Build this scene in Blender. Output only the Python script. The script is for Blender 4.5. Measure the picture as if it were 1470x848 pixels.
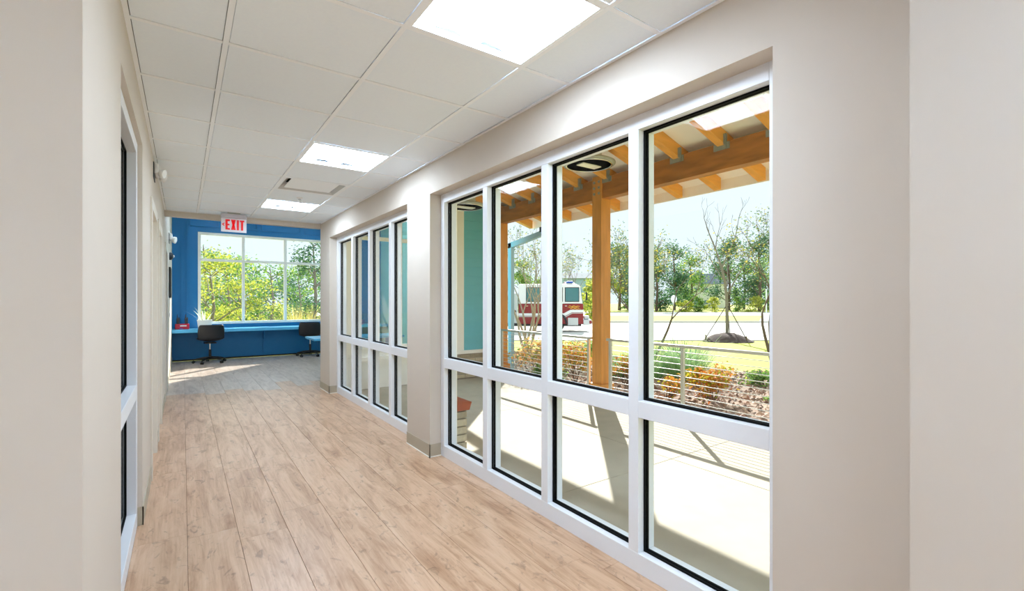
import bpy, math, random
import numpy as np
from mathutils import Matrix, Vector, Quaternion

for o in list(bpy.data.objects): bpy.data.objects.remove(o)
sc = bpy.context.scene
col = sc.collection
R = math.radians

# ------------------------------------------------------------------ camera
YAW = 0.6126
CS, SN = math.cos(YAW), math.sin(YAW)
EYE = 1.38
cam = bpy.data.cameras.new('camera')
cam.lens = 36 * 671.9 / 1470; cam.sensor_width = 36; cam.shift_y = 7.4 / 1470
cam.clip_start = 0.02; cam.clip_end = 600
camo = bpy.data.objects.new('camera', cam); col.objects.link(camo)
camo.location = (0, 0, EYE); camo.rotation_euler = (R(90), 0, -YAW)
sc.camera = camo

# ------------------------------------------------------------------ sky, sun, exposure
w = bpy.data.worlds.new('sky'); sc.world = w; w.use_nodes = True
bg = w.node_tree.nodes['Background']
bg.inputs[0].default_value = (0.80, 0.92, 1.0, 1); bg.inputs[1].default_value = 0.48
sun = bpy.data.lights.new('sun', 'SUN'); sun.energy = 4.7; sun.angle = R(0.45); sun.color = (1.0, 0.965, 0.9)
suno = bpy.data.objects.new('sun', sun); col.objects.link(suno)
SUND = Vector((-1.15, -1.26, -1.0)).normalized()
suno.rotation_euler = SUND.to_track_quat('-Z', 'Y').to_euler(); suno.location = (20, 22, 20)
TROFFER = 15.0
sc.view_settings.view_transform = 'Standard'; sc.view_settings.look = 'None'
sc.view_settings.exposure = 1.3; sc.view_settings.gamma = 1.0; sc.view_settings.use_curve_mapping = False
sc.cycles.use_denoising = True
sc.cycles.max_bounces = 10; sc.cycles.diffuse_bounces = 6; sc.cycles.glossy_bounces = 4
sc.cycles.transparent_max_bounces = 32; sc.cycles.transmission_bounces = 6
sc.cycles.sample_clamp_indirect = 6.0

# ------------------------------------------------------------------ helpers
def lin(r, g, b):
    f = lambda v: (v / 255 / 12.92) if v <= 10 else ((v / 255 + 0.055) / 1.055) ** 2.4
    return (f(r), f(g), f(b), 1)

MATS = {}
def mat(name, rgb, rough=0.6, metal=0.0, spec=0.5, var=0.0, scale=8.0, bump=0.0, stretch=(1, 1, 1), translucent=0.0, rand=0.0, emit=0.0):
    m = bpy.data.materials.new(name); m.use_nodes = True
    nt = m.node_tree; p = nt.nodes['Principled BSDF']; out = nt.nodes['Material Output']
    c = lin(*rgb)
    p.inputs['Base Color'].default_value = c; p.inputs['Roughness'].default_value = rough
    p.inputs['Metallic'].default_value = metal; p.inputs['Specular IOR Level'].default_value = spec
    colsock = None
    if var or bump:
        tc = nt.nodes.new('ShaderNodeTexCoord'); mp = nt.nodes.new('ShaderNodeMapping')
        mp.inputs['Scale'].default_value = [scale * s for s in stretch]
        nz = nt.nodes.new('ShaderNodeTexNoise'); nz.inputs['Scale'].default_value = 1.0; nz.inputs['Detail'].default_value = 6
        nt.links.new(tc.outputs['Object'], mp.inputs[0]); nt.links.new(mp.outputs[0], nz.inputs['Vector'])
        if var:
            hv = nt.nodes.new('ShaderNodeHueSaturation'); hv.inputs['Color'].default_value = c
            mr = nt.nodes.new('ShaderNodeMapRange'); mr.inputs[1].default_value = 0.25; mr.inputs[2].default_value = 0.75
            mr.inputs[3].default_value = 1 - var; mr.inputs[4].default_value = 1 + var
            nt.links.new(nz.outputs['Fac'], mr.inputs[0]); nt.links.new(mr.outputs[0], hv.inputs['Value'])
            nt.links.new(hv.outputs[0], p.inputs['Base Color']); colsock = hv.outputs[0]
        if bump:
            bp = nt.nodes.new('ShaderNodeBump'); bp.inputs['Strength'].default_value = bump; bp.inputs['Distance'].default_value = 0.01
            nt.links.new(nz.outputs['Fac'], bp.inputs['Height']); nt.links.new(bp.outputs[0], p.inputs['Normal'])
    if rand:
        oi = nt.nodes.new('ShaderNodeObjectInfo'); hv = nt.nodes.new('ShaderNodeHueSaturation')
        mr = nt.nodes.new('ShaderNodeMapRange'); mr.inputs[3].default_value = 1 - rand; mr.inputs[4].default_value = 1 + rand
        nt.links.new(oi.outputs['Random'], mr.inputs[0]); nt.links.new(mr.outputs[0], hv.inputs['Value'])
        if colsock: nt.links.new(colsock, hv.inputs['Color'])
        else: hv.inputs['Color'].default_value = c
        nt.links.new(hv.outputs[0], p.inputs['Base Color']); colsock = hv.outputs[0]
    if translucent:
        tr = nt.nodes.new('ShaderNodeBsdfTranslucent'); mx = nt.nodes.new('ShaderNodeMixShader')
        tr.inputs['Color'].default_value = c
        if colsock: nt.links.new(colsock, tr.inputs['Color'])
        mx.inputs[0].default_value = translucent
        nt.links.new(p.outputs[0], mx.inputs[1]); nt.links.new(tr.outputs[0], mx.inputs[2]); nt.links.new(mx.outputs[0], out.inputs[0])
    if emit:
        p.inputs['Emission Color'].default_value = c; p.inputs['Emission Strength'].default_value = emit
    MATS[name] = m
    return m

def leaf_mat(name, rgbs, translucent=0.5, rough=0.6):
    """leaf colour varies from leaf to leaf (random per mesh island)"""
    m = bpy.data.materials.new(name); m.use_nodes = True
    nt = m.node_tree; p = nt.nodes['Principled BSDF']; out = nt.nodes['Material Output']
    g = nt.nodes.new('ShaderNodeNewGeometry'); cr = nt.nodes.new('ShaderNodeValToRGB')
    cr.color_ramp.interpolation = 'LINEAR'
    el = cr.color_ramp.elements
    while len(el) < len(rgbs): el.new(0.5)
    for i, c in enumerate(rgbs):
        el[i].position = i / max(1, len(rgbs) - 1); el[i].color = lin(*c)
    nt.links.new(g.outputs['Random Per Island'], cr.inputs[0])
    nt.links.new(cr.outputs[0], p.inputs['Base Color']); p.inputs['Roughness'].default_value = rough
    p.inputs['Specular IOR Level'].default_value = 0.3
    tr = nt.nodes.new('ShaderNodeBsdfTranslucent'); nt.links.new(cr.outputs[0], tr.inputs['Color'])
    mx = nt.nodes.new('ShaderNodeMixShader'); mx.inputs[0].default_value = translucent
    nt.links.new(p.outputs[0], mx.inputs[1]); nt.links.new(tr.outputs[0], mx.inputs[2]); nt.links.new(mx.outputs[0], out.inputs[0])
    MATS[name] = m
    return m

def glass_mat(name, tint, refl=1.0):
    m = bpy.data.materials.new(name); m.use_nodes = True
    nt = m.node_tree; out = nt.nodes['Material Output']; nt.nodes.remove(nt.nodes['Principled BSDF'])
    t = nt.nodes.new('ShaderNodeBsdfTransparent'); t.inputs[0].default_value = (*tint, 1)
    gl = nt.nodes.new('ShaderNodeBsdfGlossy'); gl.inputs['Roughness'].default_value = 0.0
    gl.inputs[0].default_value = (1, 1, 1, 1)
    fr = nt.nodes.new('ShaderNodeLayerWeight'); fr.inputs[0].default_value = 0.5
    pw = nt.nodes.new('ShaderNodeMath'); pw.operation = 'POWER'; pw.inputs[1].default_value = 5.0
    mu = nt.nodes.new('ShaderNodeMath'); mu.operation = 'MULTIPLY_ADD'; mu.inputs[1].default_value = 0.97 * refl; mu.inputs[2].default_value = 0.03 * refl
    mx = nt.nodes.new('ShaderNodeMixShader')
    nt.links.new(fr.outputs['Facing'], pw.inputs[0]); nt.links.new(pw.outputs[0], mu.inputs[0]); nt.links.new(mu.outputs[0], mx.inputs[0])
    nt.links.new(t.outputs[0], mx.inputs[1]); nt.links.new(gl.outputs[0], mx.inputs[2]); nt.links.new(mx.outputs[0], out.inputs[0])
    MATS[name] = m
    return m

def wood_floor(name, stops, rough=0.33):
    m = bpy.data.materials.new(name); m.use_nodes = True
    nt = m.node_tree; p = nt.nodes['Principled BSDF']; N = nt.nodes.new; L = nt.links.new
    tc = N('ShaderNodeTexCoord'); oi = N('ShaderNodeObjectInfo')
    off = N('ShaderNodeVectorMath'); off.operation = 'SCALE'; off.inputs[0].default_value = (37.0, 53.0, 11.0)
    L(oi.outputs['Random'], off.inputs['Scale'])
    ad = N('ShaderNodeVectorMath'); ad.operation = 'ADD'; L(tc.outputs['Object'], ad.inputs[0]); L(off.outputs[0], ad.inputs[1])
    def noise(sx, sy, detail, dist, sc_=1.0):
        mp = N('ShaderNodeMapping'); mp.inputs['Scale'].default_value = (sx, sy, 1); L(ad.outputs[0], mp.inputs[0])
        n = N('ShaderNodeTexNoise'); n.inputs['Scale'].default_value = sc_; n.inputs['Detail'].default_value = detail
        n.inputs['Distortion'].default_value = dist; n.inputs['Roughness'].default_value = 0.62
        L(mp.outputs[0], n.inputs['Vector']); return n
    big = noise(7, 1.1, 6, 1.6); fine = noise(60, 2.2, 8, 0.8); knots = noise(16, 8, 7, 1.4)
    cr = N('ShaderNodeValToRGB'); el = cr.color_ramp.elements
    while len(el) < len(stops): el.new(0.5)
    for i, (pos, c) in enumerate(stops): el[i].position = pos; el[i].color = lin(*c)
    mixf = N('ShaderNodeMath'); mixf.operation = 'MULTIPLY_ADD'; mixf.inputs[1].default_value = 0.42
    sub = N('ShaderNodeMath'); sub.operation = 'SUBTRACT'; sub.inputs[1].default_value = 0.5; L(fine.outputs['Fac'], sub.inputs[0])
    L(sub.outputs[0], mixf.inputs[0]); L(big.outputs['Fac'], mixf.inputs[2])
    rv = N('ShaderNodeMath'); rv.operation = 'MULTIPLY_ADD'; rv.inputs[1].default_value = 0.05; rv.inputs[2].default_value = -0.025
    L(oi.outputs['Random'], rv.inputs[0])
    ad2 = N('ShaderNodeMath'); ad2.operation = 'ADD'; L(mixf.outputs[0], ad2.inputs[0]); L(rv.outputs[0], ad2.inputs[1])
    L(ad2.outputs[0], cr.inputs[0])
    kr = N('ShaderNodeMapRange'); kr.inputs[1].default_value = 0.57; kr.inputs[2].default_value = 0.68; kr.inputs[3].default_value = 1.0; kr.inputs[4].default_value = 0.62
    L(knots.outputs['Fac'], kr.inputs[0])
    hv = N('ShaderNodeHueSaturation'); L(cr.outputs[0], hv.inputs['Color']); L(kr.outputs[0], hv.inputs['Value'])
    L(hv.outputs[0], p.inputs['Base Color']); p.inputs['Roughness'].default_value = rough
    p.inputs['Specular IOR Level'].default_value = 0.45
    bp = N('ShaderNodeBump'); bp.inputs['Strength'].default_value = 0.12; bp.inputs['Distance'].default_value = 0.004
    L(fine.outputs['Fac'], bp.inputs['Height']); L(bp.outputs[0], p.inputs['Normal'])
    MATS[name] = m
    return m

class MB:
    def __init__(s): s.v = []; s.f = []; s.sm = []
    def add(s, vs, fs, smooth=False):
        n = len(s.v); s.v += [tuple(q) for q in vs]; s.f += [tuple(i + n for i in f) for f in fs]; s.sm += [smooth] * len(fs); return s
    def box(s, x0, x1, y0, y1, z0, z1):
        vs = [(x, y, z) for x in (x0, x1) for y in (y0, y1) for z in (z0, z1)]
        return s.add(vs, [(0, 1, 3, 2), (4, 6, 7, 5), (0, 4, 5, 1), (2, 3, 7, 6), (0, 2, 6, 4), (1, 5, 7, 3)])
    def prism(s, poly, axis, a0, a1):
        """poly of 2D points extruded along axis ('x': poly is (y,z); 'y': (x,z); 'z': (x,y))"""
        def pt(p, a): return {'x': (a, p[0], p[1]), 'y': (p[0], a, p[1]), 'z': (p[0], p[1], a)}[axis]
        n = len(poly); vs = [pt(p, a0) for p in poly] + [pt(p, a1) for p in poly]
        fs = [tuple(range(n))[::-1], tuple(range(n, 2 * n))] + [(i, (i + 1) % n, n + (i + 1) % n, n + i) for i in range(n)]
        return s.add(vs, fs)
    def tube(s, pts, rad, n=6, cap=True, smooth=True):
        pts = [Vector(p) for p in pts]; rad = [rad] * len(pts) if not hasattr(rad, '__len__') else rad
        vs = []; prev = None
        for i, p in enumerate(pts):
            t = (pts[min(i + 1, len(pts) - 1)] - pts[max(i - 1, 0)])
            t = t.normalized() if t.length > 1e-9 else Vector((0, 0, 1))
            if prev is None: a = t.orthogonal().normalized()
            else:
                a = prev - t * prev.dot(t)
                a = a.normalized() if a.length > 1e-6 else t.orthogonal().normalized()
            prev = a; b = t.cross(a)
            vs += [p + (a * math.cos(2 * math.pi * k / n) + b * math.sin(2 * math.pi * k / n)) * rad[i] for k in range(n)]
        m = len(pts)
        fs = [(i * n + k, i * n + (k + 1) % n, (i + 1) * n + (k + 1) % n, (i + 1) * n + k) for i in range(m - 1) for k in range(n)]
        s.add(vs, fs, smooth)
        if cap: s.add([vs[k] for k in range(n)], [tuple(range(n))[::-1]]); s.add(vs[-n:], [tuple(range(n))])
        return s
    def lathe(s, prof, n=24, center=(0, 0, 0), smooth=True):
        cx, cy, cz = center; m = len(prof)
        vs = [(cx + r * math.cos(2 * math.pi * k / n), cy + r * math.sin(2 * math.pi * k / n), cz + z) for r, z in prof for k in range(n)]
        fs = [(i * n + k, i * n + (k + 1) % n, (i + 1) * n + (k + 1) % n, (i + 1) * n + k) for i in range(m - 1) for k in range(n)]
        s.add(vs, fs, smooth)
        s.add(vs[:n], [tuple(range(n))[::-1]]); s.add(vs[-n:], [tuple(range(n))])
        return s
    def build(s, name, m, parent=None, bevel=0.0):
        me = bpy.data.meshes.new(name); me.from_pydata(s.v, [], s.f)
        me.polygons.foreach_set('use_smooth', s.sm); me.materials.append(MATS[m] if isinstance(m, str) else m); me.update()
        o = bpy.data.objects.new(name, me); col.objects.link(o)
        if parent is not None: o.parent = parent
        if bevel:
            b = o.modifiers.new('bevel', 'BEVEL'); b.width = bevel; b.segments = 2; b.limit_method = 'ANGLE'
        return o

def box(name, m, x0, x1, y0, y1, z0, z1, parent=None, bevel=0.0):
    return MB().box(x0, x1, y0, y1, z0, z1).build(name, m, parent, bevel)
def empty(name, loc=(0, 0, 0), rz=0.0):
    o = bpy.data.objects.new(name, None); col.objects.link(o); o.location = loc; o.rotation_euler = (0, 0, rz); o.empty_display_size = 0.1
    return o
def tag(o, label, cat, group=None, kind=None):
    o['label'] = label; o['category'] = cat
    if group: o['group'] = group
    if kind: o['kind'] = kind
    return o
def struct(o, label, cat): return tag(o, label, cat, kind='structure')
def shift(o, d):
    return o
def copy_tree(o, parent=None):
    c = o.copy(); col.objects.link(c); c.parent = parent
    for ch in list(o.children): copy_tree(ch, c)
    return c
def cam2w(e, d):
    """ground position of a point at depth d and lateral offset e of the photograph's viewpoint"""
    return (e * CS + d * SN, -e * SN + d * CS)
def ground(x, y):
    d = x * SN + y * CS
    return float(np.interp(d, [6, 12, 20, 30, 60, 400], [-0.05, -0.15, -0.30, -0.57, -0.66, -0.7]))

# ------------------------------------------------------------------ materials
mat('wall_paint', (207, 197, 185), 0.85, spec=0.2, var=0.015, scale=3)
mat('door_paint', (222, 215, 203), 0.5, spec=0.4)
mat('baseboard_vinyl', (178, 168, 148), 0.5)
mat('ceiling_tile_white', (240, 248, 255), 0.9, spec=0.1, var=0.012, scale=60, bump=0.05)
mat('grid_white', (247, 251, 255), 0.5)
mat('plenum_dark', (120, 120, 120), 0.9)
mat('frame_white', (232, 235, 240), 0.35)
mat('gasket_black', (4, 5, 7), 0.7, spec=0.15)
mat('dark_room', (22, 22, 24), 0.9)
mat('blue_paint', (0, 118, 180), 0.45, var=0.02, scale=2)
mat('blue_counter', (84, 178, 226), 0.3)
mat('aqua_paint', (176, 226, 222), 0.6)
mat('white_paint', (245, 243, 236), 0.5)
mat('cream_paint', (253, 250, 240), 0.6)
mat('siding_teal', (104, 190, 206), 0.6, var=0.03, scale=4, stretch=(1, 1, 6))
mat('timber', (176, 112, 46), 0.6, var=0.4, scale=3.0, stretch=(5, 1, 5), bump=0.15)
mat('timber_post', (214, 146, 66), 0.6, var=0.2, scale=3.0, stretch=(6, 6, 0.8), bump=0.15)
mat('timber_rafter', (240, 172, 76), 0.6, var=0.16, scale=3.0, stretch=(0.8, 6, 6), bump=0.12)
mat('timber_plinth', (222, 152, 66), 0.6, var=0.15, scale=4.0)
mat('galvanised', (172, 176, 170), 0.4, metal=0.7, var=0.1, scale=30)
mat('steel_rail', (205, 204, 196), 0.35, metal=0.35)
mat('cable_steel', (225, 225, 222), 0.35, metal=0.3)
mat('concrete', (180, 172, 156), 0.85, var=0.07, scale=5, bump=0.08)
mat('drive_concrete', (214, 212, 204), 0.9, var=0.05, scale=1.2)
mat('mulch_soil', (150, 128, 112), 0.95, var=0.35, scale=14, bump=0.6)
mat('lawn_grass', (176, 178, 74), 0.95, var=0.25, scale=1.6, bump=0.4)
mat('brick_tan', (188, 176, 150), 0.85, rand=0.25, var=0.15, scale=25, bump=0.3)
mat('brick_red', (176, 92, 62), 0.85, rand=0.1, var=0.15, scale=25, bump=0.3)
mat('mortar', (170, 160, 145), 0.95)
mat('chair_black', (24, 27, 34), 0.4)
mat('base_black', (14, 14, 16), 0.45)
mat('chrome', (225, 225, 228), 0.15, metal=1.0)
mat('pot_white', (246, 245, 240), 0.4)
mat('red_plastic', (196, 24, 56), 0.35)
mat('dark_plastic', (38, 46, 56), 0.5)
mat('white_plastic', (240, 241, 242), 0.4)
mat('grey_plastic', (196, 192, 200), 0.45)
mat('sign_red', (214, 4, 12), 0.5, emit=0.15)
mat('sign_face', (226, 224, 230), 0.4)
mat('fixture_metal', (168, 170, 162), 0.35, metal=0.3)
mat('fixture_lens', (250, 248, 240), 0.3)
mat('aluminium_grey', (205, 207, 208), 0.5, metal=0.3)
mat('pale_blue_steel', (150, 190, 214), 0.5)
mat('bark', (110, 92, 78), 0.9, var=0.2, scale=12, stretch=(4, 4, 1), bump=0.4)
mat('bark_pale', (170, 150, 126), 0.9, var=0.2, scale=12, stretch=(4, 4, 1), bump=0.3)
mat('bark_grey', (132, 124, 116), 0.9, var=0.2, scale=12, stretch=(4, 4, 1), bump=0.3)
mat('mound_mulch', (78, 62, 58), 0.95, var=0.4, scale=16, bump=0.7)
mat('truck_red', (142, 14, 28), 0.3)
mat('truck_white', (240, 240, 240), 0.35)
mat('truck_glass', (60, 120, 124), 0.08, spec=0.8)
mat('truck_dark', (30, 34, 40), 0.5)
mat('truck_silver', (200, 204, 208), 0.3, metal=0.5)
mat('truck_gold', (238, 184, 60), 0.35)
mat('truck_blue', (40, 90, 190), 0.3)
mat('tyre', (22, 24, 28), 0.8)
mat('house_blue', (176, 206, 228), 0.8)
mat('house_white', (238, 238, 236), 0.8)
mat('house_roof', (134, 142, 150), 0.9)
mat('house_glass', (92, 128, 160), 0.2)
mat('sign_metal', (226, 232, 236), 0.5)
mat('rope_dark', (66, 60, 56), 0.9)
mat('lens_white', (216, 235, 255), 0.5, emit=TROFFER)
mat('lens_strip', (216, 235, 255), 0.5, emit=TROFFER * 0.7)
glass_mat('pane_glass', (0.975, 0.99, 0.985), 0.4)
glass_mat('pane_glass_tint', (0.84, 0.96, 0.94), 0.8)
wood_floor('oak_floor', [(0.18, (134, 95, 68)), (0.36, (178, 140, 109)), (0.54, (202, 166, 136)), (0.80, (217, 186, 158))])
wood_floor('oak_floor_lit_grey', [(0.20, (146, 126, 114)), (0.40, (178, 160, 147)), (0.55, (194, 177, 164)), (0.80, (208, 193, 182))])  # same oak floor; the end room's greyer light is put into its colour
mat('joint_dark', (128, 100, 78), 0.9)
leaf_mat('leaf_orange', [(190, 92, 30), (222, 142, 66), (150, 158, 30), (228, 176, 100), (206, 120, 56), (130, 150, 34), (196, 190, 60)], 0.5)
leaf_mat('leaf_peach', [(236, 176, 110), (244, 204, 150), (224, 150, 70), (120, 170, 50), (240, 190, 130), (90, 140, 50)], 0.45)
leaf_mat('leaf_green', [(60, 112, 50), (104, 150, 66), (150, 184, 80), (70, 120, 80), (190, 200, 90)], 0.5)
leaf_mat('leaf_deep', [(40, 84, 62), (62, 110, 82), (88, 130, 84), (120, 150, 90), (52, 96, 84)], 0.4)
leaf_mat('leaf_yellow_green', [(128, 150, 40), (190, 196, 70), (220, 214, 100), (90, 128, 50), (206, 206, 90)], 0.5)
leaf_mat('leaf_myrtle', [(92, 120, 76), (130, 144, 76), (204, 184, 70), (84, 116, 88), (104, 128, 96), (96, 122, 88)], 0.45)
leaf_mat('blade_grass', [(150, 186, 120), (186, 212, 150), (130, 172, 124), (206, 220, 172)], 0.6)
leaf_mat('blade_tan', [(214, 196, 120), (196, 176, 84), (230, 214, 150)], 0.45)
leaf_mat('needle_straw', [(216, 182, 160), (150, 116, 96), (236, 214, 196), (104, 84, 74), (190, 150, 130)], 0.2)
leaf_mat('leaf_pot', [(120, 190, 60), (206, 214, 70), (226, 236, 226), (90, 160, 60)], 0.5)

CEIL = 2.587; XL = -0.205; XR = 1.78; YEND = 7.78
XF = 1.885                       # inner face of the corridor window frames
XO = 2.05                        # outer face of the corridor wall
YB = 13.05                       # blue wall
ROOMTOP = 3.85
HEADZ = 2.32

# ================================================================== STRUCTURE
# ---- floor
fl = empty('floor'); struct(fl, 'light oak plank floor running down the corridor into the blue room', 'floor')
MB().box(XL - 0.02, 2.0, 0.46, 13.05, -0.09, -0.004).build('subfloor', 'joint_dark', fl)
MB().box(-3.2, 2.0, -5.2, 0.46, -0.09, -0.004).build('subfloor', 'oak_floor', fl)
MB().box(-3.2, XL - 0.02, 0.46, 9.0, -0.09, -0.004).build('subfloor', 'oak_floor', fl)
MB().box(2.0, 4.7, 7.4, 13.05, -0.09, -0.004).build('subfloor', 'oak_floor_lit_grey', fl)
random.seed(5)
PW, PL = 0.25, 1.27
for k in range(-2, 13):
    x0 = 0.02 + PW * k; x1 = x0 + PW
    ystart = 0.5 - random.random() * PL
    y = ystart
    while y < 13.0:
        y0, y1 = max(y, 0.48), min(y + PL, 13.0); y += PL
        if y1 - y0 < 0.05: continue
        xa, xb = max(x0, XL - 0.03), x1
        if x0 >= 1.7 and y1 < 7.6: continue
        if k >= 8:
            y0 = max(y0, 7.6)
            if y1 - y0 < 0.05: continue
        if k == 7:
            if y0 < 7.6 < y1: pass
        if xb - xa < 0.01: continue
        cx, cy = (xa + xb) / 2, (y0 + y1) / 2
        hx, hy = (xb - xa) / 2 - 0.0007, (y1 - y0) / 2 - 0.0002
        b = 0.0012
        m_ = MB().add([(-hx, -hy, -0.02), (hx, -hy, -0.02), (hx, hy, -0.02), (-hx, hy, -0.02),
                       (-hx, -hy, -b), (hx, -hy, -b), (hx, hy, -b), (-hx, hy, -b),
                       (-hx + b, -hy + b * .3, 0), (hx - b, -hy + b * .3, 0), (hx - b, hy - b * .3, 0), (-hx + b, hy - b * .3, 0)],
                      [(0, 1, 5, 4), (1, 2, 6, 5), (2, 3, 7, 6), (3, 0, 4, 7), (4, 5, 9, 8), (5, 6, 10, 9), (6, 7, 11, 10), (7, 4, 8, 11), (8, 9, 10, 11)])
        o = m_.build('plank', 'oak_floor_lit_grey' if cy > 8.25 else 'oak_floor', fl); o.location = (cx, cy, 0)
# plank strip along the window sills (between last full plank and the window frames)
for i in range(6):
    y0, y1 = 0.48 + i * 1.22, min(0.48 + (i + 1) * 1.22, 7.6)
    hx, hy = (1.90 - 1.77) / 2 - 0.001, (y1 - y0) / 2 - 0.001
    o = MB().box(-hx, hx, -hy, hy, -0.02, 0).build('plank', 'oak_floor', fl); o.location = (1.835, (y0 + y1) / 2, 0)

# ---- ceiling: suspended grid of square tiles
ce = empty('ceiling', (0, 0, CEIL)); struct(ce, 'white suspended ceiling of square tiles above the corridor', 'ceiling')
XB = [XL, 0.164, 0.801, 1.438, XR]
YL = [2.57 + 0.61 * k for k in range(-3, 9)]            # cross bars
rows = [0.46] + YL + [YEND]
BAR = 0.012
MB().box(XL - 0.1, XR + 0.3, 0.3, YEND + 0.05, 0.10, 0.14).build('plenum', 'plenum_dark', ce)
light_cells = {(2, 2), (2, 6), (2, 10)}; vent_cell = (2, 8)
for ci in range(4):
    for ri in range(len(rows) - 1):
        y0, y1 = rows[ri], rows[ri + 1]
        if (ci, ri - 0) in light_cells or (ci, ri) == vent_cell: continue
        xa, xb = XB[ci] + (BAR if ci else 0.020), XB[ci + 1] - (BAR if ci < 3 else 0.020)
        ya, yb = y0 + BAR, y1 - BAR
        g = 0.0022
        cx, cy = (xa + xb) / 2, (ya + yb) / 2; hx, hy = (xb - xa) / 2, (yb - ya) / 2
        e = 0.004
        # tegular tile: face hangs just below the rim with a small shadow gap to the bar
        m_ = MB().box(-hx + g, hx - g, -hy + g, hy - g, 0.0035, 0.014)
        o = m_.build('ceiling_tile', 'ceiling_tile_white', ce, bevel=0.0012); o.location = (cx, cy, 0)
for x in XB[1:4]:
    MB().box(x - BAR, x + BAR, 0.46, YEND, 0, 0.004).box(x - 0.002, x + 0.002, 0.46, YEND, 0.004, 0.04).build('grid_bar', 'grid_white', ce)
for y in YL:
    for ci in range(4):
        MB().box(XB[ci] + (BAR if ci else 0), XB[ci + 1] - (BAR if ci < 3 else 0), y - BAR, y + BAR, 0.0008, 0.0048).build('cross_bar', 'grid_white', ce)
MB().box(XL, XL + 0.020, 0.46, YEND, -0.001, 0.001).box(XL, XL + 0.0015, 0.46, YEND, 0, 0.02).build('wall_angle', 'grid_white', ce)
MB().box(XR - 0.020, XR, 0.46, YEND, -0.001, 0.001).box(XR - 0.0015, XR, 0.46, YEND, 0, 0.02).build('wall_angle', 'grid_white', ce)
MB().box(XL, XR, YEND - 0.02, YEND, -0.001, 0.001).build('wall_angle', 'grid_white', ce)
fc = MB().box(-3.2, 1.62, -5.2, 0.459, CEIL, CEIL + 0.1).box(-3.2, XL - 0.001, 0.459, 1.57, CEIL, CEIL + 0.1).build('ceiling', 'ceiling_tile_white'); struct(fc, 'plain white ceiling of the entrance area before the corridor', 'ceiling')

# ---- unseen roof slabs added over the building to block sun and sky
rf = empty('roof'); struct(rf, 'unseen flat roof blocking sun and sky over corridor and end room', 'roof')
box('slab', 'plenum_dark', -3.3, 2.05, -5.3, 7.7, 3.0, 3.2, rf)
box('slab', 'white_paint', -0.6, 4.85, 7.3, 13.3, ROOMTOP, ROOMTOP + 0.2, rf)

# ---- left wall of the corridor
WL = empty('wall_left'); struct(WL, 'beige painted wall of the corridor with doors opposite the windows', 'wall')
LY0, LY1, LHEAD = 2.45, 3.67, 2.34
doors = [(4.56, 5.36), (5.78, 6.58), (7.98, 8.86)]
DTOP = 2.13
def lw(y0, y1, z0, z1, name='wall_section'): return box(name, 'wall_paint', XL - 0.16, XL, y0, y1, z0, z1, WL)
lw(1.57, LY0, 0, 2.70); lw(LY0, LY1, LHEAD, 2.70)
prev = LY1
for a, b in doors:
    lw(prev, a, 0, 2.70 if b < 7.8 else 2.70); lw(a, b, DTOP, 2.70); prev = b
lw(prev, YB, 0, 2.70); lw(7.7, YB, 2.70, ROOMTOP)
wall_fl = box('wall_entrance_left', 'wall_paint', -3.2, XL - 0.16, 1.57, 1.73, 0, 2.70)
wall_fl.location = (0, 0, 0)
struct(wall_fl, 'beige wall face at the near end of the corridor, beside the dark-glazed window', 'wall')
# dark office behind the left window
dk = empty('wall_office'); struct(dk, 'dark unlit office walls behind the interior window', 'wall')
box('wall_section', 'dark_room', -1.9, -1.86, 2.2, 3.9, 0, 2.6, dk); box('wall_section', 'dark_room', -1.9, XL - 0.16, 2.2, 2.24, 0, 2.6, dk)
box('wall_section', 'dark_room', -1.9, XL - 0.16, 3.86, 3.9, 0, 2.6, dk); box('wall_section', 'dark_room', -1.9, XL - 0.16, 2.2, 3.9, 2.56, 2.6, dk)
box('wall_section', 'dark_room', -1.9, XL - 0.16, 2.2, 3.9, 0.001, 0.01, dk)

# ---- right wall with its window openings
WR = empty('wall_right'); struct(WR, 'beige wall and piers framing the tall corridor windows', 'wall')
OPEN = [(0.86, 3.79), (4.30, 7.25)]
def rw(y0, y1, z0, z1): return box('wall_section', 'wall_paint', XR, XO - 0.03, y0, y1, z0, z1, WR)
rw(0.42, OPEN[0][0], 0, HEADZ); rw(OPEN[0][1], OPEN[1][0], 0, HEADZ); rw(OPEN[1][1], 7.81, 0, HEADZ)
rw(0.42, 7.81, HEADZ, CEIL + 0.12)
# outer cladding of that wall
for y0, y1 in ((0.62, 0.86), (3.79, 4.30), (7.25, 7.30)):
    box('outer_board', 'cream_paint', XO - 0.03, XO, y0, y1, 0, HEADZ, WR)
box('outer_board', 'cream_paint', XO - 0.03, XO, 0.62, 7.3, HEADZ, HEADZ + 0.22, WR)
for i in range(9):
    z = HEADZ + 0.22 + i * 0.165
    MB().prism([(XO - 0.03, z), (XO + 0.012, z), (XO, z + 0.165), (XO - 0.03, z + 0.165)], 'y', 0.62, 7.3).build('siding_board', 'siding_teal', WR)
WFR = box('wall_entrance_right', 'wall_paint', 1.62, XO, -5.2, 0.42, 0, CEIL + 0.12); struct(WFR, 'pale beige wall face at the near end of the window wall', 'wall')
# entrance area behind the viewpoint; back wall opening added to let in sky light
we = empty('wall_entrance_back'); struct(we, 'beige walls of the entrance area with a wide unglazed opening added for sky light', 'wall')
box('wall_section', 'wall_paint', -3.35, -3.2, -5.2, 1.57, 0, 2.7, we); pass
box('wall_section', 'wall_paint', -3.2, -2.4, -5.35, -5.2, 0, 2.7, we); box('wall_section', 'wall_paint', 1.2, 1.62, -5.35, -5.2, 0, 2.7, we)
box('wall_section', 'wall_paint', -2.4, 1.2, -5.35, -5.2, 2.45, 2.7, we)

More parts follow.
